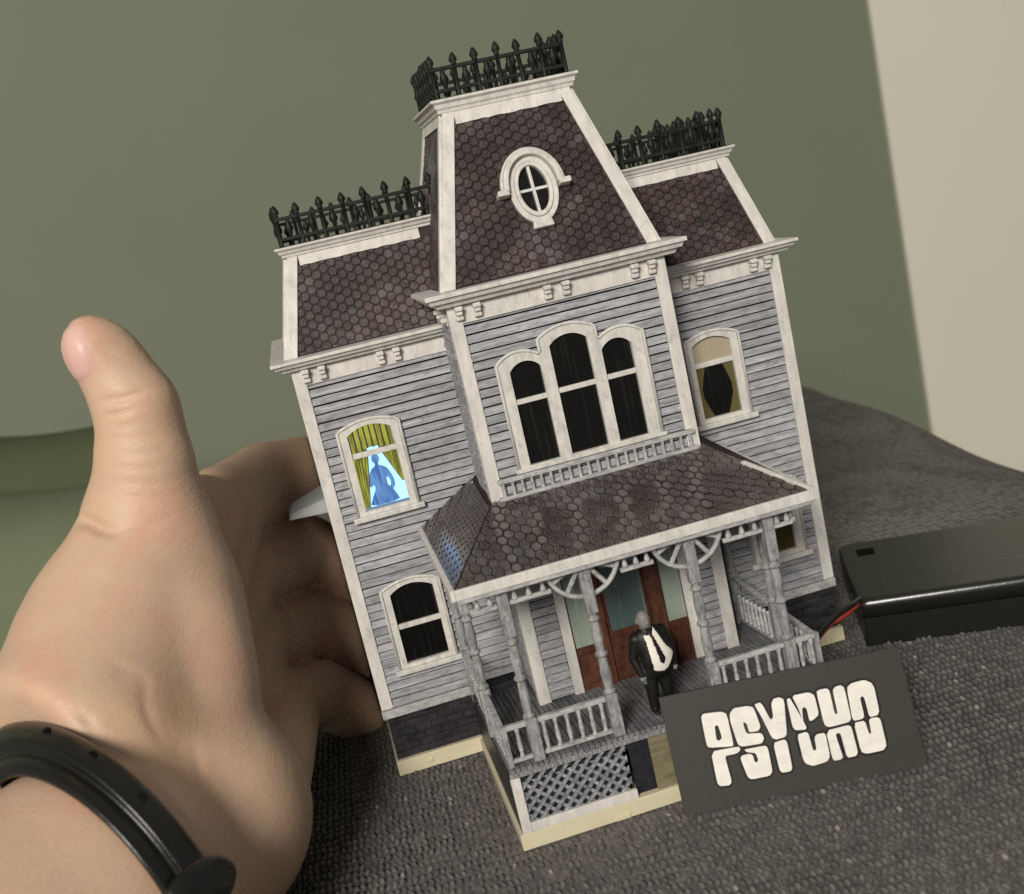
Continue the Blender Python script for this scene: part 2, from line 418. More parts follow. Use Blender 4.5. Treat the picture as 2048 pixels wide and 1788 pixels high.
# near the camera every knot of the weave is geometry
def weave_patch():
    x0, x1, y0, y1, st = -34.0, 150.0, -108.0, 42.0, .23
    gx = np.arange(x0, x1, st); gy = np.arange(y0, y1, st)
    X, Y = np.meshgrid(gx, gy, indexing='xy')
    ang = .05; U = X*math.cos(ang)-Y*math.sin(ang); V = X*math.sin(ang)+Y*math.cos(ang)
    U = U+.16*np.sin(V*.9)+.10*np.sin(V*2.3+U*.3); V = V+.14*np.sin(U*.8+1)+.09*np.sin(U*2.1)
    pu, pv = 1.18, 2.25
    i = np.floor(U/pu).astype(int); j = np.floor(V/pv+.5*(i % 2)*0).astype(int)
    fu = U/pu-i-.5; fv = (V/pv+.5*(i % 2)*0)-j-.5
    T = RNG.random((512, 512)); T2 = RNG.random((512, 512)); T3 = RNG.random((512, 512))
    a = T[i % 512, j % 512]; c2 = T2[i % 512, j % 512]; c3 = T3[i % 512, j % 512]
    r2 = ((fu+.18*(c2-.5))/.48)**2+((fv+.16*(c3-.5))/.47)**2
    dome = np.sqrt(np.clip(1-r2, 0, 1))
    H = dome*(.48+.55*a)-.50
    fade = np.clip(np.minimum.reduce([(X-x0)/10, (x1-X)/30, (Y-y0)/6, (y1-Y)/30]), 0, 1)
    H = H*(.25+.75*fade)-.08+.25*np.sin(X*.05)*np.sin(Y*.045)
    H -= .35*np.clip(1-np.minimum.reduce([(X-x0)/3, (x1-X)/10, (Y-y0)/3, (y1-Y)/10]), 0, 1)
    drop = np.clip(-20-X, 0, None)*.9
    # the model's base presses the cloth flat
    flat = ((X > -1) & (X < 101) & (Y > -1) & (Y < 60)) | ((X > 17.3) & (X < 79.5) & (Y > -42))
    H = np.where(flat, np.minimum(H, -.05), H)-drop
    V3 = np.stack([X, Y, H], -1).reshape(-1, 3)
    ny, nx = X.shape
    q = np.arange(nx*ny).reshape(ny, nx)
    keep = ~((X > 1) & (X < 99) & (Y > 2) & (Y < 58))[:-1, :-1].ravel()
    Q = np.stack([q[:-1, :-1], q[:-1, 1:], q[1:, 1:], q[1:, :-1]], -1).reshape(-1, 4)[keep]
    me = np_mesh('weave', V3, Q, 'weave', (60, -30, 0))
    tone = np.clip(.15+.62*dome+.25*(c2-.5)+np.where(c3 > .985, .30, 0)*dome, 0, 1)  # dark gaps, light knot tops: shade of the weave put into the colour
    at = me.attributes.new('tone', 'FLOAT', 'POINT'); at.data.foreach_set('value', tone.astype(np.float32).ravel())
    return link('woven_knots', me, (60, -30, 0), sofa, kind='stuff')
weave_patch()

# ------------------------------------------------------------------ the model house
W_, X1, X2, D = 100.0, 29.8, 71.3, 14.6
ZS, ZW, ZE, OE = 14.7, 85.4, 88.1, 3.75
HD = 56.0                                           # depth of the main block
house = tag(empty('model_house', (50, 0, 0)), 'grey weathered miniature Victorian house with tower and porch on the sofa', 'model house')

b = B(); b.box(-.2, 100.4, -.9, HD+1, 0, 3.2); b.box(17.5, 79, -41.8, -.9, 0, 3.0); b.box(34.5, 37.2, -42.1, -41.7, .1, 1.0); b.box(6, 7.2, -1.1, -.8, 1.1, 2.1)
b.build('base', 'cream', house, bevel=.2)

def P_(pt): return pt
found = B().box(.4, 99.6, .35, HD-.4, 3.1, 12.8).build('foundation', 'mortar', house)
brick_me = {}
for (xa, xb) in ((.2, 19.5), (77, 99.8)):
    for r in range(6):
        z = 3.3+r*1.57; x = xa-(r % 2)*1.7
        while x < xb-.3:
            L0, L1 = max(x, xa)+.06, min(x+3.4, xb)-.06
            if L1-L0 > .4:
                key = round(L1-L0, 2)
                if key not in brick_me:
                    q = B().box(-key/2, key/2, -.22, .2, -.72, .72); brick_me[key] = q.mesh('brick', 'stone', (0, 0, 0))
                o = link('brick', brick_me[key], ((L0+L1)/2, .2+jit(.07), z+.75), found)
            x += 3.4
for xa, xb in ((-.5, 20), (71.5, 100.5)): B().box(xa, xb, -.95, .5, 12.75, 14.6).build("water_table", "porch_light", house, bevel=.15)

# ---- windows (name, outer x0 x1 z0 spring crown, inner ...)
def arch(x0, x1, z0, zs, zc, n=12):
    cx = (x0+x1)/2; hw = (x1-x0)/2; s = zc-zs; R_ = (hw*hw+s*s)/(2*s); cz = zc-R_
    a = math.asin(hw/R_); p = [(x0, z0), (x1, z0)]
    for i in range(n+1):
        t_ = a-2*a*i/n; p.append((cx+R_*math.sin(t_), cz+R_*math.cos(t_)))
    return p
def wspan(win, za, zb):
    """x range of a board between za and zb that the window takes"""
    x0, x1, z0, zs, zc = win
    def half(z, hw, s, zs_, zc_):
        if z <= zs_: return hw
        R_ = (hw*hw+s*s)/(2*s); q = R_*R_-(z-(zc_-R_))**2
        return min(hw, math.sqrt(q)) if q > 0 else 0
    if zb < z0+.2 or za > zc: return None
    cx = (x0+x1)/2; hw = (x1-x0)/2
    h_ = max(half(zb, hw-.5, zc-zs, zs-.3, zc-.3), half(za, hw-1.9, zc-zs-.2, zs-1.1, zc-1.4))
    return (cx-h_, cx+h_) if h_ > 0 else None
WINS = {'ul': (4.75, 17.55, 55.0, 72.3, 74.0), 'll': (5.1, 17.6, 22.2, 39.1, 40.8), 'ur': (76.7, 89.0, 55.0, 72.3, 74.0), 'lr': (83.0, 95.6, 22.6, 39.1, 40.8)}
TWIN = [(35.95, 44.8, 59.2, 79.4, 81.2), (44.5, 55.7, 59.2, 82.4, 84.1), (55.4, 64.6, 59.2, 79.4, 81.2)]
def boards(parent, xa, xb, za, zb, Y, wins, pitch=1.72, axis='front', X=0):
    z = za; k = 0
    while z < zb-.5:
        z1 = min(z+pitch, zb)
        cuts = sorted([s for s in (wspan(w_, z, z1) for w_ in wins) if s])
        segs = []; cur = xa
        for s in cuts:
            if s[0]-cur > .25: segs.append((cur, s[0]))
            cur = max(cur, s[1])
        if xb-cur > .25: segs.append((cur, xb))
        for (p, q) in segs:
            p += .05+abs(jit(.12)); q -= .05+abs(jit(.12)); t0, t1 = .62+jit(.06), .24
            zc0, zc1 = z+.22+jit(.04), z1-.12+jit(.03)
            if axis == 'front':
                B().hexa([(p, Y-t0, zc0), (q, Y-t0, zc0), (q, Y+.05, zc0), (p, Y+.05, zc0)], [(p, Y-t1, zc1), (q, Y-t1, zc1), (q, Y+.05, zc1), (p, Y+.05, zc1)]).build('clapboard', 'siding', parent)
            else:
                s_ = -1 if axis == 'left' else 1
                bot = [(X+s_*t0, q, zc0), (X+s_*t0, p, zc0), (X-s_*.05, p, zc0), (X-s_*.05, q, zc0)]; top = [(X+s_*t1, q, zc1), (X+s_*t1, p, zc1), (X-s_*.05, p, zc1), (X-s_*.05, q, zc1)]
                if s_ > 0: bot = bot[::-1]; top = top[::-1]
                B().hexa(bot, top).build('clapboard', 'siding', parent)
        z = z1
fw = B().box(.3, 99.7, .7, HD, 12.5, 87).build('main_wall', 'gap', house)
boards(fw, 2.0, X1, 14.7, 82.8, 0, [WINS['ul'], WINS['ll']])
boards(fw, X2, 98.0, 14.7, 82.8, 0, [WINS['ur'], WINS['lr']])
boards(fw, 2.0, HD-2, 14.7, 82.8, 0, [], axis='left', X=.25)
for (xa, xb) in ((-.35, 2.05), (97.95, 100.35)):
    B().box(xa, xb, -.75, 2.0, 14.75, 86.15).build('corner_board', 'trim', fw, bevel=.15)
B().box(2.05, X1, -.62, .3, 82.75, 86.2).build('frieze_board', 'trim', house, bevel=.1)
B().box(X2, 97.95, -.62, .3, 82.75, 86.2).build('frieze_board', 'trim', house, bevel=.1)

tw = B().box(X1+.3, X2-.3, -D+.65, 27, 12.0, 93).build('tower_wall', 'gap', house)
boards(tw, X1+2.1, X2-2.1, 55.2, 88.5, -D, TWIN)
boards(tw, X1+2.0, 36.8, 12.9, 50, -D, []); boards(tw, 64.2, X2-1.9, 12.9, 50, -D, [])
boards(tw, -D+1.6, -.1, 14.7, 88.5, 0, [], axis='left', X=X1+.15)
boards(tw, -D+1.6, -.1, 14.7, 88.5, 0, [], axis='right', X=X2-.15)
for (xa, xb) in ((X1-.3, X1+2.15), (X2-2.15, X2+.3)):
    B().box(xa, xb, -D-.75, -D+1.7, 12.6, 92.05).build('corner_board', 'trim', tw, bevel=.15)
B().box(X1+2.15, X2-2.15, -D-.62, -D+.2, 88.45, 92.2).build('frieze_board', 'trim', house, bevel=.1)
B().box(X1-.5, X1+.25, -D+1.7, 0, 88.45, 92.2).build('frieze_board', 'trim', house)

# ---- brackets under the eaves
def bracket_mesh():
    q = B(); q.box(-.75, .75, -1.0, .3, -1.25, -.35); q.box(-.62, .62, -1.55, .3, -.30, .45); q.box(-.75, .75, -1.9, .3, .5, 1.35)
    return q.mesh('bracket', 'trim', (0, 0, 0))
bme = bracket_mesh()
for x in (2.2, 5.4, 16.8, 20.0, 79.5, 82.6, 94.3, 97.4): link('bracket', bme, (x, -.6, 84.55), house, bevel=.25)
for x in (31.5, 34.9, 48.3, 51.8, 65.2, 68.6): link('bracket', bme, (x, -D-.6, 90.4), house, bevel=.25)
o = link('bracket', bme, (X1-.5, -D+2.2, 90.4), house, bevel=.25, rot=(0, 0, -math.pi/2))

# ---- cornices
def cornice(name, x0, x1, y0, y1, prof, parent=None, mat='trim'):
    """prof: (overhang, z) from bottom to top; closed ring of four sides"""
    q = B(); loops = []
    for o_, z in prof: loops.append([(x0-o_, y0-o_, z), (x1+o_, y0-o_, z), (x1+o_, y1+o_, z), (x0-o_, y1+o_, z)])
    vs = [p for l in loops for p in l]; fs = [(0, 3, 2, 1), tuple(4*(len(loops)-1)+i for i in range(4))]
    for k in range(len(loops)-1):
        for i in range(4): j = (i+1) % 4; fs.append((4*k+i, 4*k+j, 4*k+4+j, 4*k+4+i))
    return q.add(vs, fs).build(name, mat, parent or house, bevel=.08)
cornice('main_cornice', 0, 100, 0, HD, [(.4, 86.0), (1.9, 86.05), (2.2, 86.6), (2.25, 86.75), (2.9, 86.8), (3.3, 87.5), (3.75, 87.55), (3.75, 88.15), (3.4, 88.2)])
cornice('tower_cornice', X1, X2, -D, 27, [(.4, 91.9), (2.0, 91.95), (2.4, 92.6), (2.45, 92.85), (3.2, 92.9), (3.6, 93.8), (4.1, 93.85), (4.1, 94.6), (3.7, 94.68)])

# ---- sloped roof faces and their slates
class Face:
    def __init__(s, bl, br, tl, vs=1.0):
        s.vs = vs; s.o = Vector(bl); s.u = (Vector(br)-s.o).normalized(); t_ = Vector(tl)-s.o
        s.v = (t_-s.u*t_.dot(s.u)).normalized(); s.n = s.u.cross(s.v)
    def __call__(s, u, v, h): p = s.o+s.u*u+s.v*(v*s.vs)+s.n*h; return (p.x, p.y, p.z)
    def uv(s, p): q = Vector(p)-s.o; return (q.dot(s.u), q.dot(s.v)/s.vs)
HS = 1.86; HR = HS/math.sqrt(3)
def hexpts(cu, cv, r): return [(cu+r*math.cos(math.pi/3*i), cv+r*math.sin(math.pi/3*i)) for i in range(6)]
SHINGLES = []            # (score, face, cu, cv, roof, material)
FIELD = {}
def slate(q, fn, poly, h=.26):
    if len(poly) < 3 or abs(area2(poly)) < .12: return
    cx = sum(p[0] for p in poly)/len(poly); cy = sum(p[1] for p in poly)/len(poly); n = len(poly)
    sh = lambda f: [(cx+(p[0]-cx)*f, cy+(p[1]-cy)*f) for p in poly]
    vs = [fn(*p, 0) for p in poly]+[fn(*p, h*.6) for p in sh(.98)]+[fn(*p, h) for p in sh(.80)]
    fs = [(i, (i+1) % n, n+(i+1) % n, n+i) for i in range(n)]+[(n+i, n+(i+1) % n, 2*n+(i+1) % n, 2*n+i) for i in range(n)]+[tuple(2*n+i for i in range(n))]
    q.add(vs, fs)
def lay(roof, mat, fn, poly, holes=(), planar=True):
    """hexagonal slates over a convex polygon; whole ones are kept for picking, cut ones go to the field"""
    us = [p[0] for p in poly]; vs = [p[1] for p in poly]
    i0, i1 = int(min(us)/(1.5*HR))-1, int(max(us)/(1.5*HR))+2; j0, j1 = int(min(vs)/HS)-1, int(max(vs)/HS)+2
    q = FIELD.setdefault((roof.name, mat), B())
    for i in range(i0, i1):
        for j in range(j0, j1):
            cu, cv = i*1.5*HR, j*HS+(i % 2)*HS/2
            if any(((cu-hx)/ha)**2+((cv-hy)/hb)**2 < 1 for hx, hy, ha, hb in holes): continue
            hp = hexpts(cu, cv, HR*.93); c_ = clip_poly(hp, poly)
            if not c_: continue
            if planar and abs(area2(c_)-area2(hp)) < 1e-4:
                p = Vector(fn(cu, cv, 0)); d_ = Vector(CAM)-p
                SHINGLES.append((fn.vs*fn.n.dot(d_)/d_.length**3, fn, cu, cv, roof, mat))
            else: slate(q, fn, c_)
def frustum(name, bot, top, mat, parent=None):
    return B().hexa(bot, top).build(name, mat, parent or house)

# mansard
ZM = 106.84; MB, MT, MBY, MTY = -.5, 4.5, 1.3, 6.6
mans = frustum('mansard_roof', [(MB, MBY, 88.0), (100-MB, MBY, 88.0), (100-MB, HD-1.3, 88.0), (MB, HD-1.3, 88.0)], [(MT, MTY, ZM), (100-MT, MTY, ZM), (100-MT, HD-6.6, ZM), (MT, HD-6.6, ZM)], 'roofback')
ff = Face((MB, MBY, 88.0), (100-MB, MBY, 88.0), (MT, MTY, ZM))
vt = ff.uv((MT, MTY, ZM))[1]
ul = ff.uv((MT, MTY, ZM))[0]; ur = ff.uv((100-MT, MTY, ZM))[0]
uL = lambda v: ul*v/vt; uR = lambda v: 101-(101-ur)*v/vt
lay(mans, 'shingle', ff, [(1.9, .35), (33.5, .35), (33.5, vt-2.0), (uL(vt-2)+1.9, vt-2.0)])
lay(mans, 'shingle', ff, [(68, .35), (101-1.9, .35), (uR(vt-2)-1.9, vt-2.0), (68, vt-2.0)])
B().prism([[(0, 0), (2.1, 0), (ul+2.1, vt), (ul, vt)]], ff, -.2, .62).build('hip_trim', 'trim', mans, bevel=.12)
B().prism([[(98.9, 0), (101, 0), (ur, vt), (ur-2.1, vt)]], ff, -.2, .62).build('hip_trim', 'trim', mans, bevel=.12)
def ragged(a, b_, v0, v1, n, amp):
    return [(a+(b_-a)*i/n, v0+jit(amp)) for i in range(n+1)]+[(b_, v1), (a, v1)]
B().prism([ragged(ul+2.1, 31.0, vt-2.2, vt-.05, 22, .10)], ff, -.2, .55).build('top_band', 'trim', mans)
B().prism([ragged(66, ur-2.1, vt-2.2, vt-.05, 22, .10)], ff, -.2, .55).build('top_band', 'trim', mans)
# left and right ends of the mansard
for s_, xb_, xt_ in ((-1, MB, MT), (1, 100-MB, 100-MT)):
    fe = Face((xb_, HD-1.3, 88), (xb_, MBY, 88), (xt_, HD-6.6, ZM)) if s_ < 0 else Face((xb_, MBY, 88), (xb_, HD-1.3, 88), (xt_, MTY, ZM))
    ve = fe.uv((xt_, MTY, ZM))[1]; L_ = HD-2.6
    lay(mans, 'shingle', fe, [(1.9, .3), (L_-1.9, .3), (L_-5.3-1.9, ve-1.8), (5.3+1.9, ve-1.8)], planar=False)
    for (u0, u1, ut0, ut1) in ((0, 2, 5.3, 7.3), (L_-2, L_, L_-7.3, L_-5.3)):
        B().prism([[(u0, 0), (u1, 0), (ut1, ve), (ut0, ve)]], fe, -.2, .6).build('hip_trim', 'trim', mans)
cornice('roof_cornice', MT, 100-MT, MTY, HD-6.6, [(.1, 106.5), (.9, 106.85), (.95, 107.3), (1.3, 107.5), (1.5, 108.0), (2.0, 108.4), (2.0, 108.75), (1.7, 108.8)])

# tower roof
ZT0, ZT1, TX, TY = 94.6, 125.7, 8.5, 9.0; TB = 27.0
trf = frustum('tower_roof', [(X1, -D+.2, ZT0), (X2, -D+.2, ZT0), (X2, TB, ZT0), (X1, TB, ZT0)], [(X1+TX, -D+TY, ZT1), (X2-TX, -D+TY, ZT1), (X2-TX, TB-TY, ZT1), (X1+TX, TB-TY, ZT1)], 'roofback')
tf = Face((X1, -D+.2, ZT0), (X2, -D+.2, ZT0), (X1+TX, -D+TY, ZT1))
tvt = tf.uv((X1+TX, -D+TY, ZT1))[1]; TW = X2-X1
oc = tf.uv((50.95, 0, 0))[0]; ov = tf.uv(tf.o+tf.v*((108.75-ZT0)/tf.v.z))[1]
lay(trf, 'shingle', tf, [(2.2, .3), (TW-2.2, .3), (TW-TX*(tvt-2.2)/tvt-2.2, tvt-2.2), (TX*(tvt-2.2)/tvt+2.2, tvt-2.2)], holes=[(oc, ov, 4.2, 6.2)])
B().prism([[(0, 0), (2.3, 0), (TX+2.3, tvt), (TX, tvt)]], tf, -.2, .65).build('hip_trim', 'trim', trf, bevel=.12)
B().prism([[(TW-2.3, 0), (TW, 0), (TW-TX, tvt), (TW-TX-2.3, tvt)]], tf, -.2, .65).build('hip_trim', 'trim', trf, bevel=.12)
B().prism([ragged(TX+2.0, TW-TX-2.0, tvt-2.5, tvt-.05, 20, .10)], tf, -.2, .58).build('top_band', 'trim', trf)
for s_ in (-1, 1):
    xb_, xt_ = (X1, X1+TX) if s_ < 0 else (X2, X2-TX)
    fe = Face((xb_, TB, ZT0), (xb_, -D+.2, ZT0), (xt_, TB-TY, ZT1)) if s_ < 0 else Face((xb_, -D+.2, ZT0), (xb_, TB, ZT0), (xt_, -D+TY, ZT1))
    ve = fe.uv((xt_, 0, ZT1))[1]; L_ = TB+D-.2
    lay(trf, 'shingle', fe, [(1.5, .3), (L_-1.5, .3), (L_-9-1.5, ve-1.8), (9+1.5, ve-1.8)], planar=False)
    for (u0, u1, ut0, ut1) in ((0, 1.6, 9, 10.6), (L_-1.6, L_, L_-10.6, L_-9)):
        B().prism([[(u0, 0), (u1, 0), (ut1, ve), (ut0, ve)]], fe, -.2, .6).build('hip_trim', 'trim', trf)
    B().prism([[(10.6, ve-2.2), (L_-10.6, ve-2.2), (L_-10.6, ve), (10.6, ve)]], fe, -.2, .55).build('top_band', 'trim', trf)
cornice('tower_top_cornice', X1+TX, X2-TX, -D+TY, TB-TY, [(.1, 125.4), (.8, 125.75), (.9, 126.3), (1.2, 126.6), (1.35, 127.3), (1.9, 127.7), (1.9, 128.15), (1.6, 128.2)])

# oval window on the tower roof
ow = empty('oval_window', tf(oc, ov, 0), house)
def oring(name, mat, rx0, ry0, rx1, ry1, h0, h1, a0=0, a1=2*math.pi, n=40, cv=0, par=ow, bev=.2):
    q = B(); full = abs(a1-a0-2*math.pi) < 1e-3; m = n if full else n+1
    vs = []
    for i in range(m):
        a = a0+(a1-a0)*i/n; c, s_ = math.cos(a), math.sin(a)
        for rx, ry, h in ((rx0, ry0, h0), (rx0, ry0, h1), (rx1, ry1, h1), (rx1, ry1, h0)): vs.append(tf(oc+rx*c, ov+cv+ry*s_, h))
    fs = []
    for i in range(n):
        j = (i+1) % m
        for k in range(4): fs.append((4*i+k, 4*i+(k+1) % 4, 4*j+(k+1) % 4, 4*j+k))
    if not full: fs += [(0, 3, 2, 1), (4*(m-1), 4*(m-1)+1, 4*(m-1)+2, 4*(m-1)+3)]
    return q.add(vs, fs).build(name, mat, par, bevel=bev)
oring('frame', 'frame', 2.75, 4.4, 3.5, 5.3, -.2, 1.3)
oring('outer_frame', 'frame', 3.5, 5.3, 4.55, 6.5, -.2, .95)
oring('hood', 'frame', 4.6, 5.9, 5.6, 6.9, -.2, 2.2, -.02, math.pi+.02, cv=.35)
oring('hood_moulding', 'frame', 5.6, 6.9, 6.1, 7.4, -.2, 1.7, -.02, math.pi+.02, cv=.35)
q = B()
for s_ in (-1, 1): q.prism([[(oc+s_*5.9-1.1, ov-.5), (oc+s_*5.9+1.1, ov-.5), (oc+s_*5.9+1.1, ov+.55), (oc+s_*5.9-1.1, ov+.55)]], tf, -.2, 2.4)
q.build('hood_ear', 'frame', ow, bevel=.2)
B().prism([[(oc-2.0, ov-7.4), (oc+2.0, ov-7.4), (oc+1.7, ov-5.6), (oc-1.7, ov-5.6)]], tf, -.2, 1.35).build('keystone', 'frame', ow, bevel=.2)
B().prism([[(oc+2.9*math.cos(2*math.pi*i/32), ov+4.6*math.sin(2*math.pi*i/32)) for i in range(32)]], tf, -.3, .12).build('pane', 'glass_black', ow)
q = B(); q.prism([[(oc-.27, ov-4.5), (oc+.27, ov-4.5), (oc+.27, ov+4.5), (oc-.27, ov+4.5)]], tf, .05, .75); q.prism([[(oc-2.8, ov-.25), (oc+2.8, ov-.25), (oc+2.8, ov+.25), (oc-2.8, ov+.25)]], tf, .05, .70)
q.build('glazing_bar', 'frame', ow)

# ---- wall windows
def window(name, win, inn, Y, rail_z, fill):
    fn = lambda u, v, h: (u, Y-h, v)
    x0, x1, z0, zs, zc = win
    w_ = B().prism([arch(*win), arch(*inn)], fn, -.1, .95).build(name, 'frame', house, bevel=.15)
    pts = [fn(u, v, .95) for u, v in arch(x0+.3, x1-.3, z0, zs, zc-.25, 14)[2:]]
    pts = [fn(x1-.3, z0+.2, .95)]+pts+[fn(x0+.3, z0+.2, .95)]
    B().tube(pts, .33, 6).build('moulding', 'frame', w_, smooth=True)
    B().box(x0-.75, x1+.75, Y-1.9, Y, z0-1.0, z0+.12).build('sill', 'frame', w_, bevel=.25)
    if rail_z: B().box(inn[0]-.2, inn[1]+.2, Y-.55, Y+.3, rail_z-.55, rail_z+.55).build('meeting_rail', 'frame', w_, bevel=.15)
    fill(w_, inn, Y, fn)
    return w_
def rect(x0, x1, z0, z1): return [(x0, z0), (x1, z0), (x1, z1), (x0, z1)]
def fill_dark(w_, inn, Y, fn):
    B().prism([arch(inn[0]-.3, inn[1]+.3, inn[2]-.3, inn[3], inn[4]+.3)], fn, -.2, -.02).build('pane', 'glass_black', w_)
def fill_blind(w_, inn, Y, fn):
    fill_dark(w_, inn, Y, fn)
    x0, x1, z0, zs, zc = inn
    B().prism([[p for p in arch(x0, x1, 66.9, zs, zc)]], fn, .0, .12).build('blind', 'blind', w_)
    for s_, xe in ((1, x0), (-1, x1)):
        q = B(); c_ = [(xe, z0+.1), (xe+s_*2.5, z0+.1), (xe+s_*1.9, z0+1.5), (xe+s_*1.0, z0+4.0), (xe+s_*.9, z0+6.0), (xe+s_*1.5, z0+8.3), (xe+s_*2.3, z0+10.6), (xe, z0+10.6)]
        if s_ < 0: c_ = c_[::-1]
        q.prism([c_], fn, .0, .16).build('curtain', 'curtain_olive', w_)
def fill_olive(w_, inn, Y, fn):
    B().prism([arch(inn[0]-.3, inn[1]+.3, inn[2]-.3, inn[3], inn[4]+.3)], fn, -.2, -.02).build('pane', 'glass_olive', w_)
def fill_lit(w_, inn, Y, fn):
    x0, x1, z0, zs, zc = inn; cx = (x0+x1)/2
    B().prism([arch(x0-.2, x1+.2, z0-.2, zs, zc+.2)], fn, -.45, -.30).build('pane', 'lit_pane', w_)
    B().box(x0, x1, Y-.5, Y-.02, z0-.02, z0+.42).build('inner_sill', 'lit_sill', w_)
    # valance: hanging folds
    nf = 8
    for i in range(nf):
        xa = x0+(x1-x0)*i/nf; xb = x0+(x1-x0)*(i+1)/nf; xm = (xa+xb)/2
        lo = zs-3.1-1.1*abs((xm-cx)/(x1-cx))+jit(.12); hi = zs+(zc-zs)*(1-((xm-cx)/(x1-cx))**2)+.45
        B().prism([[(xa+.28, lo), (xb-.04, lo+.1), (xb-.04, hi), (xa+.28, hi)]], fn, -.26, .02).build('valance_fold', 'lit_curtain', w_)
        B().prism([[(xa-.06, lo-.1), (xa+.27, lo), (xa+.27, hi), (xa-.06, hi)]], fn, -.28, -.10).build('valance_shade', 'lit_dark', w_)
    B().prism([[(x0, zs-5.0), (cx-1.2, zs-4.2), (cx-1.3, zs-2.9), (x0, zs-3.6)]], fn, -.29, -.16).build('valance_fringe', 'lit_dark', w_)
    B().prism([[(cx+1.2, zs-4.2), (x1, zs-4.6), (x1, zs-3.2), (cx+1.1, zs-2.9)]], fn, -.29, -.16).build('valance_fringe', 'lit_dark', w_)
    for s_, xe, bot in ((1, x0, 1.1), (-1, x1, .35)):
        n_ = 5; top = 3.2
        for i in range(n_):
            ta, tb = top*i/n_, top*(i+1)/n_; ba, bb = bot*i/n_, bot*(i+1)/n_
            zt = zs-4.2
            c_ = [(xe+s_*ba, z0+(.3 if s_ > 0 else 4.2)), (xe+s_*(bb-.05), z0+(.3 if s_ > 0 else 4.0)), (xe+s_*(tb-.2), zt), (xe+s_*ta, zt)]
            d_ = [(xe+s_*(bb-.05), z0+(.3 if s_ > 0 else 4.0)), (xe+s_*(bb+.05), z0+(.3 if s_ > 0 else 4.0)), (xe+s_*(tb+.02), zt), (xe+s_*(tb-.2), zt)]
            if s_ < 0: c_ = c_[::-1]; d_ = d_[::-1]
            B().prism([c_], fn, -.26, -.04).build('curtain_fold', 'lit_curtain', w_)
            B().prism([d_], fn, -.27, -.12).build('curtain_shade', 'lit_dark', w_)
    sil = [(8.0, 56.3), (8.5, 57.6), (9.5, 59.2), (9.75, 59.9), (9.5, 60.5), (9.0, 60.0), (8.75, 60.3), (8.85, 61.7), (9.3, 63.0), (10.0, 63.75), (10.6, 64.05), (10.75, 64.5), (10.35, 65.0), (10.3, 65.7), (10.55, 66.3), (11.1, 66.55), (11.6, 66.3), (11.85, 65.7), (11.75, 65.0), (11.4, 64.5), (11.5, 64.05), (12.2, 63.8), (12.95, 63.1), (13.45, 61.8), (13.75, 60.4), (13.6, 59.3), (13.1, 58.8), (13.6, 57.6), (14.0, 56.3)]
    hole = [(12.35, 61.5), (12.2, 60.4), (12.35, 59.6), (12.75, 59.5), (12.95, 60.3), (12.75, 61.2)]
    B().prism([chaikin(sil), chaikin(hole)], fn, -.28, -.20).build('silhouette', 'lit_figure', w_)
window('lit_window', WINS['ul'], (6.8, 15.6, 55.9, 71.2, 72.6), 0, 66.95, fill_lit)['label'] = 'lit window with yellow curtains and a blue seated silhouette'
window('window', WINS['ll'], (7.05, 15.85, 23.1, 38.0, 39.5), 0, 30.9, fill_dark)
window('window', WINS['ur'], (78.4, 86.7, 56.0, 71.2, 72.6), 0, 67.1, fill_blind)['label'] = 'window with beige blind and olive curtains'
window('window', WINS['lr'], (84.6, 93.1, 23.7, 38.0, 39.5), 0, 31.0, fill_olive)

# triple window on the tower
fnT = lambda u, v, h: (u, -D-h, v)
def join_outline(ws):
    a, c_, e = [arch(*q) for q in ws]
    left = [p for p in a[2:] if p[0] < 44.62]; mid = [p for p in c_[2:]]; right = [p for p in e[2:] if p[0] > 55.58]
    return [(a[0][0], a[0][1]), (e[1][0], e[1][1])]+right+[(55.6, 80.3)]+mid+[(44.6, 80.3)]+left
ol = join_outline(TWIN)
TIN = [(38.2, 44.2, 59.75, 77.6, 79.2), (46.5, 53.85, 59.75, 80.7, 82.2), (56.1, 61.95, 59.75, 77.6, 79.2)]
tri = B().prism([ol]+[arch(*q) for q in TIN], fnT, -.1, .95).build('triple_window', 'frame', house, bevel=.12)
B().tube([fnT(u, v, .95) for u, v in ol[1:]+ol[:1]], .34, 6).build('moulding', 'frame', tri, smooth=True)
for q, rz in zip(TIN, (71.85, 72.05, 72.2)):
    B().prism([arch(q[0]-.2, q[1]+.2, q[2]-.2, q[3], q[4]+.2)], fnT, -.2, -.03).build('pane', 'glass_black', tri)
    B().box(q[0]-.2, q[1]+.2, -D-.55, -D+.3, rz-.5, rz+.5).build('meeting_rail', 'frame', tri, bevel=.15)
B().box(35.2, 65.4, -D-1.5, -D, 58.75, 59.5).build('sill', 'frame', tri, bevel=.2)

# balcony rail below it
bal = B().box(31.3, 70.6, -D-1.75, -D-.55, 57.75, 58.65).build('balcony_rail', 'porch_light', house, bevel=.2)
B().box(31.0, 70.9, -D-1.9, -D-.3, 54.5, 55.25).build('bottom_rail', 'porch_light', bal, bevel=.2)
bm_ = B().lathe(0, 0, [(.42, -1.4), (.42, -1.1), (.30, -.9), (.40, 0), (.30, .9), (.42, 1.15), (.42, 1.4)], 8).mesh('baluster', 'porch_light', (0, 0, 0))
for i in range(21): link('baluster', bm_, (32.2+i*1.87, -D-1.2, 56.5), bal, smooth=True)

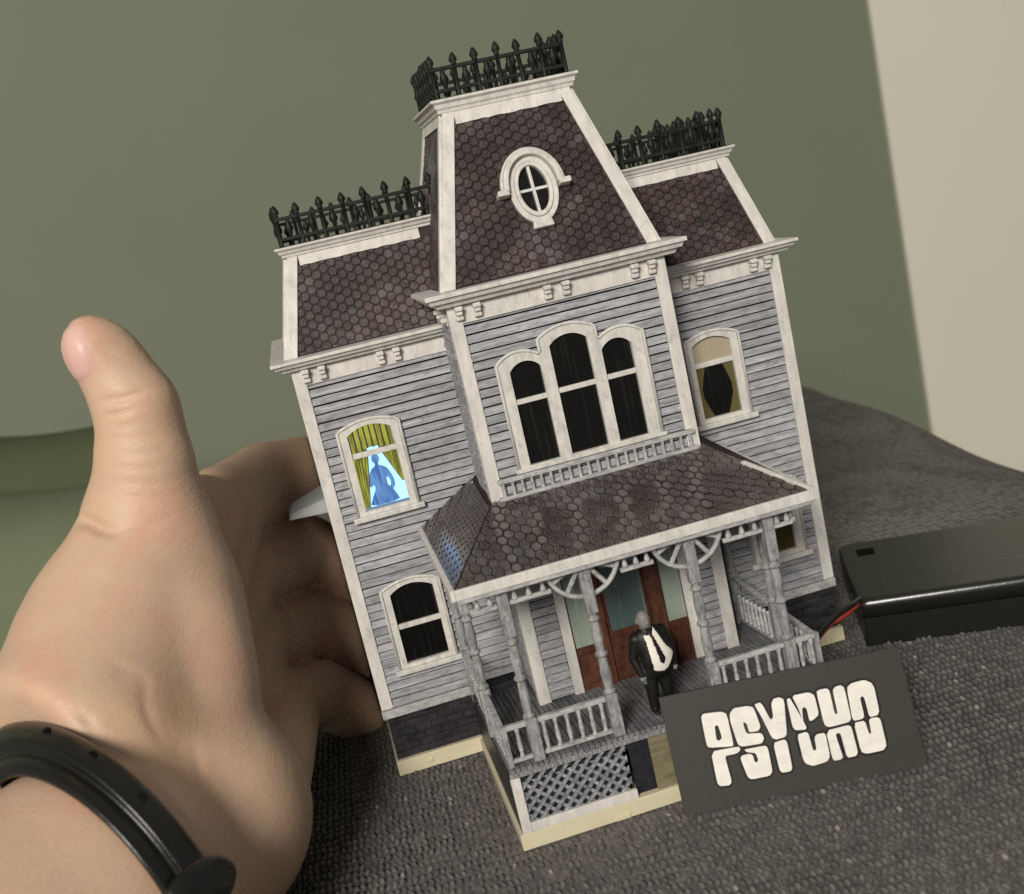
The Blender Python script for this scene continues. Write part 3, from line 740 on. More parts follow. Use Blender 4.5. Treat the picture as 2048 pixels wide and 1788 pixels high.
# ---- roof railings
def railing(x0, x1, y0, y1, zb, name, skip=None):
    zr0, zr1, zt = zb+1.35, zb+5.2, zb+7.9
    q = B()
    for z in (zr0, zr1):
        for y in (y0, y1): q.box(x0-.3, x1+.3, y-.33, y+.33, z-.36, z+.36)
        for x in (x0, x1): q.box(x-.33, x+.33, y0, y1, z-.345, z+.345)
    rl = q.build(name, 'iron', house, bevel=.15)
    sp = B().lathe(0, 0, [(.5, 0), (.42, .2), (.42, 5.6), (.62, 5.75), (.45, 5.95), (.82, 6.45), (.72, 6.95), (.40, 7.6), (.08, 7.95)], 8).mesh('spear_picket', 'iron', (0, 0, 0))
    bu = B().lathe(0, 0, [(.34, 0), (.34, 1.9), (.48, 2.1), (.42, 2.4), (.86, 3.1), (.80, 3.6), (.42, 4.3), (.5, 4.5), (.34, 5.0)], 8).mesh('bulb_picket', 'iron', (0, 0, 0))
    def run(a, b_, fixed, along):
        n_ = max(2, round((b_-a)/4.28))
        for i in range(n_+1):
            for half in (0, .5):
                if i == n_ and half: continue
                p = a+(b_-a)*(i+half)/n_
                pos = (p, fixed, zb) if along == 'x' else (fixed, p, zb)
                if along == 'y' and half == 0 and i in (0, n_): continue
                if skip and along == 'x' and fixed == y0 and skip[0] < p < skip[1]: continue
                o = link('spear_picket' if not half else 'bulb_picket', sp if not half else bu, pos, rl, smooth=True)
                o.rotation_euler = (jit(.03), jit(.03), jit(.5)); s_ = 1+jit(.03); o.scale = (1, 1, s_)
    for y in (y0, y1): run(x0, x1, y, 'x')
    for x in (x0, x1): run(y0, y1, x, 'y')
    return rl
railing(MT-.3, 100-MT+.3, MTY-.2, HD-6.4, 108.9, 'roof_railing', (35, 67))
railing(X1+TX-.2, X2-TX+.2, -D+TY-.2, TB-TY+.2, 128.3, 'tower_railing')
B().box(MT-1.2, 100-MT+1.2, MTY-1.2, HD-5.4, 108.2, 108.95).build('roof_deck', 'roofback', house)
B().box(X1+TX-1.2, X2-TX+1.2, -D+TY-1.2, TB-TY+1.2, 127.6, 128.35).build('tower_deck', 'roofback', house)

# small side bay roof on the left side of the house
B().hexa([(-9.0, 19, 53.6), (0, 16.5, 53.6), (0, 34, 53.6), (-9.0, 32, 53.6)], [(-8.0, 20, 54.6), (0, 17.5, 56.8), (0, 33, 56.8), (-8.0, 31, 54.6)]).build('side_bay_roof', 'grey_plaster', house, bevel=.2)

# ---- porch
FZ0, FZ1 = 15.1, 12.7                                # floor height at the front and at the door
fz = lambda y: FZ0+(FZ1-FZ0)*(y+41.4)/(41.4-D)
PX0, PX1 = 18.3, 78.2
porch = B().hexa([(PX0+.5, -41.0, 12.2), (PX1-.5, -41.0, 12.2), (PX1-.5, 0, 9.5), (PX0+.5, 0, 9.5)], [(PX0+.5, -41.0, FZ0-.75), (PX1-.5, -41.0, FZ0-.75), (PX1-.5, 0, fz(0)-.75), (PX0+.5, 0, fz(0)-.75)]).build('porch', 'gap', house)
nb = 58; bw = (PX1-PX0)/nb
fb = B().hexa([(-bw/2+.07, -41.6, FZ0-.8), (bw/2-.10, -41.6, FZ0-.8), (bw/2-.10, .2, fz(.2)-.8), (-bw/2+.07, .2, fz(.2)-.8)], [(-bw/2+.07, -41.6, FZ0), (bw/2-.10, -41.6, FZ0), (bw/2-.10, .2, fz(.2)), (-bw/2+.07, .2, fz(.2))])
fbm = fb.mesh('floor_board', 'floor', (0, -20, 14))
for i in range(nb): link('floor_board', fbm, (PX0+bw*(i+.5), -20+jit(.12), 14+jit(.05)), porch)
B().box(PX0-.1, PX1+.1, -41.65, -40.9, 13.45, FZ0-.75).build('fascia', 'porch', porch, bevel=.1)
q = B(); x = PX0+.3
while x < PX1-.4: q.box(x, x+.42, -41.95, -41.5, 13.7, 14.3); x += .78
q.build('dentil_strip', 'porch', porch, kind='stuff')
for x, s_ in ((PX0, 0), (PX1, 0)):
    B().box(x-.25, x+.25, -41.0, 0, 3.0, 13.4).build('side_skirt', 'stone', porch)
def skirt(xa, xb, flip):
    fnL = lambda u, v, h: (u, -41.3-h, v)
    B().box(xa+1.0, xb-.4, -40.6, -40.2, 3.0, 13.6).build('skirt_backing', 'gap', porch)
    fx = (xa, xa+1.75) if not flip else (xb-1.75, xb)
    B().box(fx[0], fx[1], -41.75, -40.9, 3.0, 13.5).build('skirt_frame', 'trim', porch, bevel=.15)
    r = (fx[1], xb+.5) if not flip else (xa-.5, fx[0])
    B().box(r[0], r[1], -41.75, -40.9, 3.0, 4.75).build('skirt_frame', 'trim', porch, bevel=.15)
    rc = [(xa+1.75, 4.8), (xb, 4.8), (xb, 13.5), (xa+1.75, 13.5)] if not flip else [(xa, 4.8), (xb-1.75, 4.8), (xb-1.75, 13.5), (xa, 13.5)]
    pitch = 1.5*math.sqrt(2)
    for sg in (1, -1):
        c_ = -40.0
        while c_ < 120:
            m_ = c_; w2 = .30*math.sqrt(2)
            # line v = sg*(u - m)
            poly = [(m_-w2, 0), (m_+w2, 0), (m_+w2+sg*20, 20), (m_-w2+sg*20, 20)]
            p = clip_poly(poly, rc)
            if p and abs(area2(p)) > .3: B().prism([p], fnL, -.28 if sg > 0 else -.58, .0 if sg > 0 else -.3).build('lattice_strip', 'lattice', porch)
            c_ += pitch
skirt(PX0-.2, 38.9, False)
skirt(57.6, PX1+.2, True)
B().box(43.2, 57.4, -41.15, -40.6, 3.0, 13.4).build('stair_recess', 'recess', porch, bevel=.2)
B().box(39.6, 57.0, -40.35, -39.9, 3.0, 13.4).build('recess_shadow_strip', 'gap', porch)  # dark strip standing in for the lattice's shadow beside the panel

# turned posts
def post(x, y, boss):
    q = B(); z0 = fz(y)
    q.box(x-1.02, x+1.02, y-1.02, y+1.02, z0, 22.9)
    q.lathe(x, y, [(.75, 22.8), (1.1, 23.1), (1.1, 23.5), (.72, 23.8), (.82, 24.6), (.95, 26.5), (.78, 29.2), (.70, 29.8), (1.12, 30.05), (1.12, 30.5), (.70, 30.8), (.78, 31.6), (.98, 33.5), (.80, 36.0), (.68, 36.4), (1.1, 36.65), (1.1, 37.1), (.70, 37.4), (.9, 38.2)], 14)
    q.box(x-.98, x+.98, y-.98, y+.98, 38.0, 47.7)
    o = q.build('post', 'porch', porch, bevel=.18)
    for z in boss:
        B().tube([(x+.62*math.cos(a), y-1.02, z+.62*math.sin(a)) for a in [2*math.pi*k/14 for k in range(14)]], .16, 5, closed=True).build('boss', 'porch', o)
    return o
PXS = (24.1, 38.7, 57.5, 72.2)
for i, x in enumerate(PXS): post(x, -40, (44.9, 19.2) if i in (1, 2) else (41.5,))
post(19.0, -23, ()); post(77.4, -23, ())
post(19.0, -1.6, ()); post(77.4, -1.6, ())
bal_me = B().lathe(0, 0, [(.48, 0), (.48, .5), (.30, .8), (.46, 2.2), (.30, 4.4), (.44, 5.2), (.44, 5.8)], 8).mesh('baluster', 'porch_light', (0, 0, 0))
def rail_x(xa, xb, n_):
    B().box(xa, xb, -40.55, -39.45, 21.65, 22.55).build('hand_rail', 'porch_light', porch, bevel=.2)
    B().box(xa, xb, -40.45, -39.55, 15.6, 16.25).build('bottom_rail', 'porch_light', porch, bevel=.15)
    for i in range(n_): link('baluster', bal_me, (xa+(xb-xa)*(i+.5)/n_+jit(.06), -40, 16.0), porch, smooth=True)
rail_x(19.5, 23.2, 1); rail_x(25.1, 37.7, 6); rail_x(58.5, 71.2, 6); rail_x(73.2, 77.4, 2)
for x in (19.0, 77.4):
    for ya, yb, n_ in ((-39.4, -24.0, 7), (-22.0, -2.6, 9)):
        B().box(x-.5, x+.5, ya, yb, 21.3, 22.2).build('hand_rail', 'porch_light', porch, bevel=.15)
        B().hexa([(x-.4, ya, fz(ya)+.5), (x+.4, ya, fz(ya)+.5), (x+.4, yb, fz(yb)+.5), (x-.4, yb, fz(yb)+.5)], [(x-.4, ya, fz(ya)+1.1), (x+.4, ya, fz(ya)+1.1), (x+.4, yb, fz(yb)+1.1), (x-.4, yb, fz(yb)+1.1)]).build('bottom_rail', 'porch_light', porch)
        for i in range(n_): y = ya+(yb-ya)*(i+.5)/n_; link('baluster', bal_me, (x, y, fz(y)+.7), porch, smooth=True)
# corner newel on the left front
B().box(18.6, 19.6, -40.6, -39.5, 14.9, 22.6).build('newel', 'porch', porch, bevel=.15)
B().box(76.9, 77.9, -40.6, -39.5, 14.9, 22.6).build('newel', 'porch', porch, bevel=.15)
# spindle frieze and the fan brackets
spm = B().lathe(0, 0, [(.62, 0), (.5, .5), (.28, 1.3), (.22, 2.4), (.34, 3.4), (.4, 3.8)], 8).mesh('spindle', 'porch_light', (0, 0, 0))
def frieze(xa, xb, n_):
    B().box(xa, xb, -40.45, -39.6, 43.4, 44.15).build('frieze_rail', 'porch_light', porch, bevel=.15)
    for i in range(n_): link('spindle', spm, (xa+(xb-xa)*(i+.5)/n_, -40, 44.1), porch, smooth=True)
frieze(18.8, 23.1, 2); frieze(25.1, 32.6, 3); frieze(45.0, 51.0, 3); frieze(63.8, 71.2, 3); frieze(73.2, 76.9, 2)
for x in (19.0, 77.4):
    for ya, yb, n_ in ((-39.4, -24.0, 6), (-22.0, -2.6, 8)):
        B().box(x-.4, x+.4, ya, yb, 43.4, 44.15).build('frieze_rail', 'porch_light', porch)
        for i in range(n_): link('spindle', spm, (x, ya+(yb-ya)*(i+.5)/n_, 44.1), porch, smooth=True)
for x in (38.7, 57.5):
    fan = B().tube([(x+6.4*math.cos(a), -40, 47.6+6.5*math.sin(a)) for a in [math.pi+math.pi*k/24 for k in range(25)]], .55, 8, flat=(.8, 1)).build('fan_bracket', 'porch_light', porch, smooth=True)
    for a in (205, 235, 305, 335):
        r = math.radians(a); B().tube([(x+1.6*math.cos(r), -40, 47.4+1.6*math.sin(r)), (x+6.1*math.cos(r), -40, 47.5+6.2*math.sin(r))], .42, 6).build('spoke', 'porch_light', fan)
# roof of the porch
GX0, GX1, GY, GZ = 16.5, 80.6, -42.2, 48.9
B().box(PX0, PX1, -41.0, -D+.2, 47.3, 47.8).build('porch_ceiling', 'porch', porch)
pr = B().add([(GX0, GY, GZ), (GX1, GY, GZ), (X2, -D, 54.75), (X1, -D, 54.75), (GX0, 0, 49.6), (X1, 0, 57.5), (GX1, 0, 49.6), (X2, 0, 57.5), (GX0, GY, 47.6), (GX1, GY, 47.6), (GX1, 0, 47.6), (GX0, 0, 47.6)],
   [(0, 1, 2, 3), (4, 0, 3, 5), (1, 6, 7, 2), (8, 9, 1, 0), (9, 10, 6, 1), (11, 8, 0, 4), (8, 11, 10, 9), (5, 3, 2, 7), (4, 5, 7, 6), (11, 4, 6, 10)]).build('porch_roof', 'roofback', house)
pf = Face((GX0, GY, GZ), (GX1, GY, GZ), (X1, -D, 54.75), 1.85)
a_ = pf.uv((X1, -D, 54.75)); c_ = pf.uv((X2, -D, 54.75)); Lp = GX1-GX0
lay(pr, 'porch_shingle', pf, [(.3, .05), (Lp-.3, .05), (c_[0], c_[1]-.2), (a_[0], a_[1]-.2)])
def bil(p00, p10, p11, p01):
    p00, p10, p11, p01 = map(Vector, (p00, p10, p11, p01)); n_ = (p10-p00).cross(p01-p00).normalized()
    A, Bv = (p10-p00).length, (p01-p00).length
    def f(u, v, h):
        s_, t_ = u/A, v/Bv
        p = p00*(1-s_)*(1-t_)+p10*s_*(1-t_)+p11*s_*t_+p01*(1-s_)*t_+n_*h
        return (p.x, p.y, p.z)
    return f, A, Bv
for (p00, p10, p11, p01) in (((GX0, 0, 49.6), (GX0, GY, GZ), (X1, -D, 54.75), (X1, 0, 57.5)), ((GX1, GY, GZ), (GX1, 0, 49.6), (X2, 0, 57.5), (X2, -D, 54.75))):
    f_, A_, B_ = bil(p00, p10, p11, p01)
    lay(pr, 'porch_shingle', f_, [(.05, .1), (A_-.05, .1), (A_-.05, B_-1.4), (.05, B_-1.4)], planar=False)
B().box(GX0-.2, GX1+.2, GY-.5, GY+.2, 47.3, 49.15).build('gutter', 'trim', pr, bevel=.15)
B().box(GX0+.2, GX1-.2, GY-.25, GY+.4, 46.5, 47.35).build('gutter_moulding', 'porch_light', pr, bevel=.15)
for x0_, x1_ in ((GX0-.75, GX0+.15), (GX1-.15, GX1+.75)):
    B().hexa([(x0_, GY-.5, 47.3), (x1_, GY-.5, 47.3), (x1_, 0, 48.0), (x0_, 0, 48.0)], [(x0_, GY-.5, 49.2), (x1_, GY-.5, 49.2), (x1_, 0, 49.9), (x0_, 0, 49.9)]).build('gutter', 'trim', pr, bevel=.15)
B().tube([(GX1+.1, GY, GZ+.15), (X2+(GX1-X2)*.42, -D+(GY+D)*.42, 54.75+(GZ-54.75)*.42+.15)], .75, 6, flat=(.45, 1)).build('hip_trim', 'trim', pr)

# entrance
ent = B().box(38.6, 62.6, -D-.25, -D+.2, 12.6, 47).build('entrance', 'door', house)
for xa, xb in ((36.8, 38.8), (62.4, 64.2)): B().box(xa, xb, -D-.85, -D+.1, 12.7, 47).build('door_casing', 'trim', ent, bevel=.15)
for xa, xb in ((39.1, 43.4), (58.4, 62.2)):
    B().box(xa, xb, -D-.40, -D, 21.8, 39.5).build('sidelight', 'glass_green', ent)
    B().box(xa-.1, xb+.1, -D-.75, -D-.2, 20.2, 21.6).build('sidelight_rail', 'door', ent, bevel=.15)
    B().box(xa+.5, xb-.5, -D-.55, -D-.2, 13.9, 19.4).build('sidelight_panel', 'door', ent, bevel=.25)
for xa, xb in ((43.7, 45.9), (55.0, 58.1)): B().box(xa, xb, -D-1.05, -D-.2, 12.7, 47).build('door_jamb', 'door', ent, bevel=.2)
dr = B().box(46.1, 54.8, -D-.55, -D-.2, 12.8, 41).build('door', 'door', ent)
B().box(46.7, 54.4, -D-.62, -D-.5, 23.3, 36.4).build('glass', 'glass_teal', dr)
B().box(46.7, 54.4, -D-.66, -D-.5, 36.4, 40.5).build('blind', 'glass_blue', dr)
B().box(46.1, 54.8, -D-.8, -D-.5, 22.0, 23.2).build('lock_rail', 'door', dr, bevel=.15)
for z0_, z1_ in ((13.4, 16.6), (17.2, 19.0), (19.5, 21.5)): B().box(47.0, 54.0, -D-.78, -D-.5, z0_, z1_).build('panel', 'door', dr, bevel=.2)

# ---- the slates: the largest 300 in view are single pieces, the rest joined
SHINGLES.sort(key=lambda s_: -s_[0])
hexme = {}
for mt in ('shingle', 'porch_shingle'):
    q = B(); slate(q, (lambda k_: (lambda u, v, h: (u, v*k_, h)))(1.85 if mt == 'porch_shingle' else 1.0), hexpts(0, 0, HR*.93)); hexme[mt] = q.mesh('slate', mt, (0, 0, 0))
for k, (s_, fn, cu, cv, roof, mt) in enumerate(SHINGLES):
    if k < 300:
        R3 = Matrix((fn.u, fn.v, fn.n)).transposed()
        tl = Matrix.Rotation(jit(.05), 3, 'X') @ Matrix.Rotation(jit(.05), 3, 'Y')
        link('slate', hexme[mt], fn(cu, cv, jit(.03)), roof, rot=(R3 @ tl).to_euler())
    else: slate(FIELD[(roof.name, mt)], (lambda f, dh: (lambda u, v, h: f(u, v, h+dh)))(fn, jit(.05)), hexpts(cu, cv, HR*.93))
for (rn, mt), q in FIELD.items():
    if q.v: q.build('slate_field', mt, bpy.data.objects[rn], kind='stuff')

# ------------------------------------------------------------------ little figure on the porch
def patch(V, Q, N, mask, off, name, mat, parent):
    fm = mask[Q].all(1); q = Q[fm]; ids, inv = np.unique(q, return_inverse=True)
    v = V[ids]+N[ids]*off; me = np_mesh(name, v, inv.reshape(q.shape), mat, WPOS[parent.name])
    o = link(name, me, WPOS[parent.name], parent)
    s_ = o.modifiers.new('thickness', 'SOLIDIFY'); s_.thickness = off*1.4*MM; s_.offset = -1
    return o
def normals(V, Q):
    n_ = np.cross(V[Q[:, 2]]-V[Q[:, 0]], V[Q[:, 3]]-V[Q[:, 1]]); N = np.zeros_like(V)
    for k in range(4): np.add.at(N, Q[:, k], n_)
    return N/(np.linalg.norm(N, axis=1, keepdims=True)+1e-9)
def in_poly(x, y, poly):
    c_ = np.zeros(x.shape, bool); n_ = len(poly); j = n_-1
    for i in range(n_):
        (xi, yi), (xj, yj) = poly[i], poly[j]
        c_ ^= ((yi > y) != (yj > y)) & (x < (xj-xi)*(y-yi)/(yj-yi+1e-9)+xi); j = i
    return c_
def figure(fx, fy):
    zf = fz(fy)
    G, ax = grid((-6.2, -4.0, -.4), (6.8, 4.0, 20.6), .15)
    I3 = ((1, 0, 0), (0, 1, 0), (0, 0, 1))
    F = sd_ell(G, (.55, -.55, 10.2), I3, (3.1, 2.0, 3.6))                       # belly
    F = smin(F, sd_ell(G, (.0, .15, 13.6), I3, (3.2, 1.75, 2.6)), 1.4)          # chest
    F = smin(F, sd_ell(G, (.2, .1, 8.0), I3, (2.9, 1.9, 1.9)), 1.0)
    for s_ in (-1, 1):
        hip, knee, ank = (s_*1.35, .1, 7.6), (s_*1.5, -.25, 4.0), (s_*1.6, .15, .7)
        F = smin(F, np.minimum(sd_cone(G, hip, knee, 1.55, 1.12), sd_cone(G, knee, ank, 1.12, .82)), .5)
        F = smin(F, sd_cone(G, (s_*1.6, .25, .45), (s_*2.0, -1.5, .35), .62, .48), .3)
        sh, el, wr = (s_*2.7+.1, .3, 14.4), (s_*3.75+.2, .6, 11.0), (s_*3.35+.3, -.4, 8.0)
        F = smin(F, np.minimum(sd_cone(G, sh, el, 1.1, .85), sd_cone(G, el, wr, .85, .62)), .45)
        F = smin(F, sd_ell(G, (s_*3.3+.3, -.55, 7.3), I3, (.55, .6, .75)), .3)
    F = smin(F, sd_cone(G, (-.2, .1, 15.6), (-.35, -.15, 16.8), .95, .85), .5)  # neck
    F = smin(F, sd_ell(G, (-.55, -.3, 17.75), I3, (1.22, 1.35, 1.6)), .35)      # head
    F = smin(F, sd_ell(G, (-.45, -.75, 16.9), I3, (.9, .85, .75)), .35)         # jowl
    F = smin(F, sd_cone(G, (-.5, -1.55, 17.85), (-.47, -1.85, 17.35), .16, .27), .15)
    for s_ in (-1, 1):
        F = smin(F, sd_ell(G, (-.55+s_*1.25, -.15, 17.6), I3, (.2, .35, .5)), .12)
        F = np.maximum(F, -(sd_ell(G, (-.5+s_*.5, -1.72, 17.95), I3, (.3, .22, .2))))
    F = np.maximum(F, -sd_ell(G, (-.45, -1.75, 16.75), I3, (.42, .2, .1)))
    V, Q = surface_nets(F, ax, .15); N = normals(V, Q)
    ang = .18; c_, s_ = math.cos(ang), math.sin(ang)
    def place(A, off=(0, 0, 0)): return np.stack([c_*A[:, 0]-s_*A[:, 1]+off[0], s_*A[:, 0]+c_*A[:, 1]+off[1], A[:, 2]+off[2]], 1)
    VW, NW = place(V, (fx, fy, zf)), place(N)
    me = np_mesh('person', VW, Q, 'suit', (fx, fy, zf)); me.materials.append(M['face'])
    zc = V[Q].mean(1); head = (zc[:, 2] > 16.05) & (np.abs(zc[:, 0]+.5) < 1.9)
    hands = (zc[:, 2] < 7.7) & (np.abs(zc[:, 0]-.3) > 2.85) & (zc[:, 2] > 6)
    me.polygons.foreach_set('material_index', (head | hands).astype(np.int32))
    o = link('person', me, (fx, fy, zf))
    tag(o, 'tiny painted figure of a stout man in black suit and white shirt on the porch', 'figurine')
    front = N[:, 1] < .15
    sh = chaikin([(-1.5, 15.3), (-1.45, 13), (-1.35, 10.5), (-1.25, 8.5), (.6, 7.95), (1.5, 8.3), (3.3, 10.4), (3.2, 10.9), (1.9, 12.6), (.85, 16.0), (.2, 15.2), (-.5, 15.0)], 1, .12)
    patch(VW, Q, NW, front & in_poly(V[:, 0], V[:, 2], sh), .12, 'shirt', 'shirt', o)
    ti = [(-.75, 15.4), (.05, 15.4), (.15, 14.7), (.85, 11.6), (1.15, 10.3), (.6, 9.4), (.0, 9.9), (-.15, 11.6), (-.45, 14.7)]
    patch(VW, Q, NW, front & in_poly(V[:, 0], V[:, 2], ti), .30, 'tie', 'tie', o)
    return o
figure(48.7, -35.0)

# ------------------------------------------------------------------ name card leaning on the porch
SA, SB = Vector((45.6, -46.7, -.12)), Vector((87.2, -54.85, -.12)); su = (SB-SA).normalized()
back = Vector((-su.y, su.x, 0)); lean = math.radians(18.5); sv = Vector((0, 0, 1))*math.cos(lean)+back*math.sin(lean); sn = su.cross(sv)
SWD, SHT = (SB-SA).length, 20.6
def sgn(u, v, h): p = SA+su*u+sv*v+sn*h; return (p.x, p.y, p.z)
card = B().prism([[(0, 0), (SWD, 0), (SWD, SHT), (0, SHT)]], sgn, -.9, 0).build('sign', 'sign', bevel=.08)
tag(card, 'dark rectangular card with white split lettering leaning on the porch', 'sign')
LETTERS = [[[(6.3, 10.97), (6.69, 10.52), (10.44, 9.98), (10.85, 10.14), (10.89, 15.55), (10.02, 16.1), (6.94, 16.38), (6.45, 15.86)], [(8.38, 13.98), (9.01, 13.97), (9.18, 11.72), (8.58, 11.31), (8.16, 11.64)]], [[(11.2, 14.25), (11.58, 10.04), (12.21, 9.57), (15.66, 9.39), (16.24, 10.25), (15.96, 11.16), (13.55, 11.5), (13.32, 12.33), (13.32, 13.68), (13.88, 13.2), (13.96, 11.66), (15.57, 11.61), (16.1, 12.24), (15.67, 15.66), (14.77, 16.09), (12.31, 16.24), (11.41, 15.44)]], [[(16.55, 14.12), (17.55, 9.98), (18.19, 9.55), (19.71, 9.65), (20.21, 10.16), (21.11, 15.92), (20.36, 16.45), (19.34, 16.36), (18.79, 15.62), (18.6, 13.32), (18.02, 12.95), (17.3, 15.68), (16.94, 16.25), (15.9, 16.1)]], [[(21.44, 11.13), (21.76, 10.4), (23.44, 10.17), (23.78, 10.51), (22.83, 13.78), (22.12, 15.95), (21.53, 15.78)]], [[(23.13, 13.97), (23.43, 11.44), (23.71, 13.6), (24.13, 14.0), (24.52, 13.55), (24.5, 11.42), (25.13, 11.46), (26.35, 12.18), (26.37, 15.5), (25.55, 16.22), (22.56, 16.25)]], [[(26.82, 10.25), (27.56, 9.72), (30.94, 9.87), (31.56, 10.36), (31.66, 15.74), (31.17, 16.27), (30.15, 16.18), (29.61, 15.68), (29.51, 11.59), (29.0, 11.75), (29.06, 15.8), (28.67, 16.25), (27.43, 16.26), (26.82, 16.02)]], [[(31.74, 10.56), (31.94, 9.91), (33.32, 9.94), (33.82, 10.25), (33.86, 13.38), (34.19, 13.73), (34.6, 13.4), (34.63, 9.96), (36.06, 10.02), (36.52, 10.66), (36.67, 14.69), (36.35, 15.61), (35.28, 16.31), (33.02, 16.2), (32.09, 15.65)]], [[(6.62, 4.42), (6.98, 3.83), (8.56, 3.66), (9.1, 4.15), (8.94, 8.21), (9.11, 8.62), (10.99, 8.64), (11.76, 9.02), (11.73, 9.64), (10.76, 9.75), (6.77, 9.82)]], [[(12.71, 8.53), (14.22, 8.05), (14.38, 6.96), (14.21, 6.46), (13.7, 6.62), (13.66, 7.72), (13.24, 8.13), (11.87, 8.12), (11.44, 7.7), (11.95, 4.3), (12.58, 3.85), (15.69, 3.84), (16.32, 4.49), (16.46, 8.37), (16.17, 8.94), (12.43, 9.03)]], [[(17.55, 4.35), (17.93, 3.89), (19.28, 3.83), (19.76, 4.26), (19.92, 8.87), (19.5, 9.3), (17.53, 9.07)]], [[(21.9, 5.4), (22.19, 4.56), (23.28, 3.95), (25.81, 4.18), (26.5, 4.94), (26.65, 8.57), (26.38, 8.99), (25.15, 9.0), (24.65, 8.5), (24.52, 6.45), (23.9, 6.45), (23.83, 9.4), (23.47, 9.77), (21.89, 9.63)]], [[(26.79, 4.63), (27.03, 4.07), (28.13, 4.04), (28.63, 4.37), (28.29, 8.18), (28.62, 8.52), (29.18, 8.28), (29.25, 4.56), (29.5, 4.09), (30.87, 4.1), (31.3, 4.67), (31.24, 9.08), (30.71, 9.43), (26.87, 9.25)]], [[(31.84, 4.56), (32.71, 4.08), (35.67, 4.08), (36.34, 4.84), (36.39, 9.34), (35.86, 9.72), (34.89, 9.78), (34.45, 9.51), (34.3, 7.26), (33.89, 7.3), (33.72, 9.58), (31.81, 9.57)]]]
def offset_poly(p, d_):
    n_ = len(p); out = []; s_ = 1 if area2(p) > 0 else -1
    for i in range(n_):
        a, b_, c2 = p[i-1], p[i], p[(i+1) % n_]
        n1 = Vector((b_[1]-a[1], a[0]-b_[0])).normalized()*s_; n2 = Vector((c2[1]-b_[1], b_[0]-c2[0])).normalized()*s_
        m_ = (n1+n2); m_ = m_.normalized() if m_.length > 1e-6 else n1
        out.append((b_[0]+m_.x*d_, b_[1]+m_.y*d_))
    return out
for k, loops in enumerate(LETTERS):
    ls = [chaikin(l, 1, .14) for l in loops]
    B().prism([offset_poly(ls[0], .42)], sgn, .0, .03+.002*k).build('letter_outline', 'ink', card)
    B().prism(ls, sgn, .0, .17).build('letter', 'letter', card)
    for l in ls[1:]: B().prism([offset_poly(l, .05)], sgn, .0, .07).build('letter_counter', 'ink', card)

# ------------------------------------------------------------------ battery box and its wires
BA = Vector((101.9, -7.0, -.15)); bu = Vector((30.1, -11.5, 0)).normalized(); bv = Vector((-bu.y, bu.x, 0))
def bxf(u, v, z): p = BA+bu*u+bv*v; return (p.x, p.y, p.z+z)
bat = empty('battery_box', bxf(35, 18, 0))
rr = 1.3
def rrect(x0, x1, y0, y1, r, n=5):
    out = []
    for cx, cy, a0 in ((x1-r, y0+r, -90), (x1-r, y1-r, 0), (x0+r, y1-r, 90), (x0+r, y0+r, 180)):
        for i in range(n+1): a = math.radians(a0+90*i/n); out.append((cx+r*math.cos(a), cy+r*math.sin(a)))
    return out
q = B(); lay_ = [(.0, 6.4), (.0, 9.2), (.10, 9.75), (.32, 10.2), (.66, 10.52), (1.1, 10.67), (1.6, 10.7)]; vs = []; fs = []
for ins, z in lay_: vs += [bxf(u, v, z) for u, v in rrect(ins, 72-ins, ins, 37-ins, 1.8)]
k_ = len(vs)//len(lay_)
for r_ in range(len(lay_)-1): fs += [(r_*k_+i, r_*k_+(i+1) % k_, (r_+1)*k_+(i+1) % k_, (r_+1)*k_+i) for i in range(k_)]
fs += [tuple(reversed(range(k_))), tuple((len(lay_)-1)*k_+i for i in range(k_))]
lid_ = q.add(vs, fs).build('lid', 'box', bat)
lid_.data.polygons.foreach_set('use_smooth', [len(p.vertices) == 4 for p in lid_.data.polygons])
B().prism([rrect(.25, 71.75, .25, 36.75, 1.1)], lambda u, v, h: bxf(u, v, h), 0, 6.3).build('case', 'box', bat, bevel=.3)
B().prism([rect(3.6, 7.6, 26.6, 31.0)], lambda u, v, h: bxf(u, v, h), 10.0, 10.73).build('slot', 'hole', bat)
tag(bat, 'black plastic battery box lying on the sofa right of the house', 'battery box')
def wire(name, pts, mat, lab):
    P = [Vector(p) for p in pts]; out = []
    for i in range(len(P)-1):
        p0, p1, p2, p3 = P[max(i-1, 0)], P[i], P[i+1], P[min(i+2, len(P)-1)]
        for k in range(8):
            t_ = k/8; out.append(.5*((2*p1)+(p2-p0)*t_+(2*p0-5*p1+4*p2-p3)*t_*t_+(3*p1-p0-3*p2+p3)*t_**3))
    o = B().tube(out+[P[-1]], .62, 8).build(name, mat, smooth=True); tag(o, lab, 'wire', 'wires of the battery box')
wire('wire', [(104.12, -4.0, 9.72), (98.81, -9.5, 11.24), (94.27, -12.0, 11.17), (89.6, -15.0, 10.71), (85.86, -18.0, 10.05), (82.92, -22.0, 9.6)], 'wire_black', 'black wire from the battery box to the house')
wire('wire', [(103.96, -4.0, 8.84), (99.22, -9.0, 10.04), (95.89, -11.2, 10.19), (92.46, -12.5, 10.09), (88.53, -14.5, 8.97), (84.33, -20.0, 9.51)], 'wire_red', 'red wire beside the black one at the battery box')

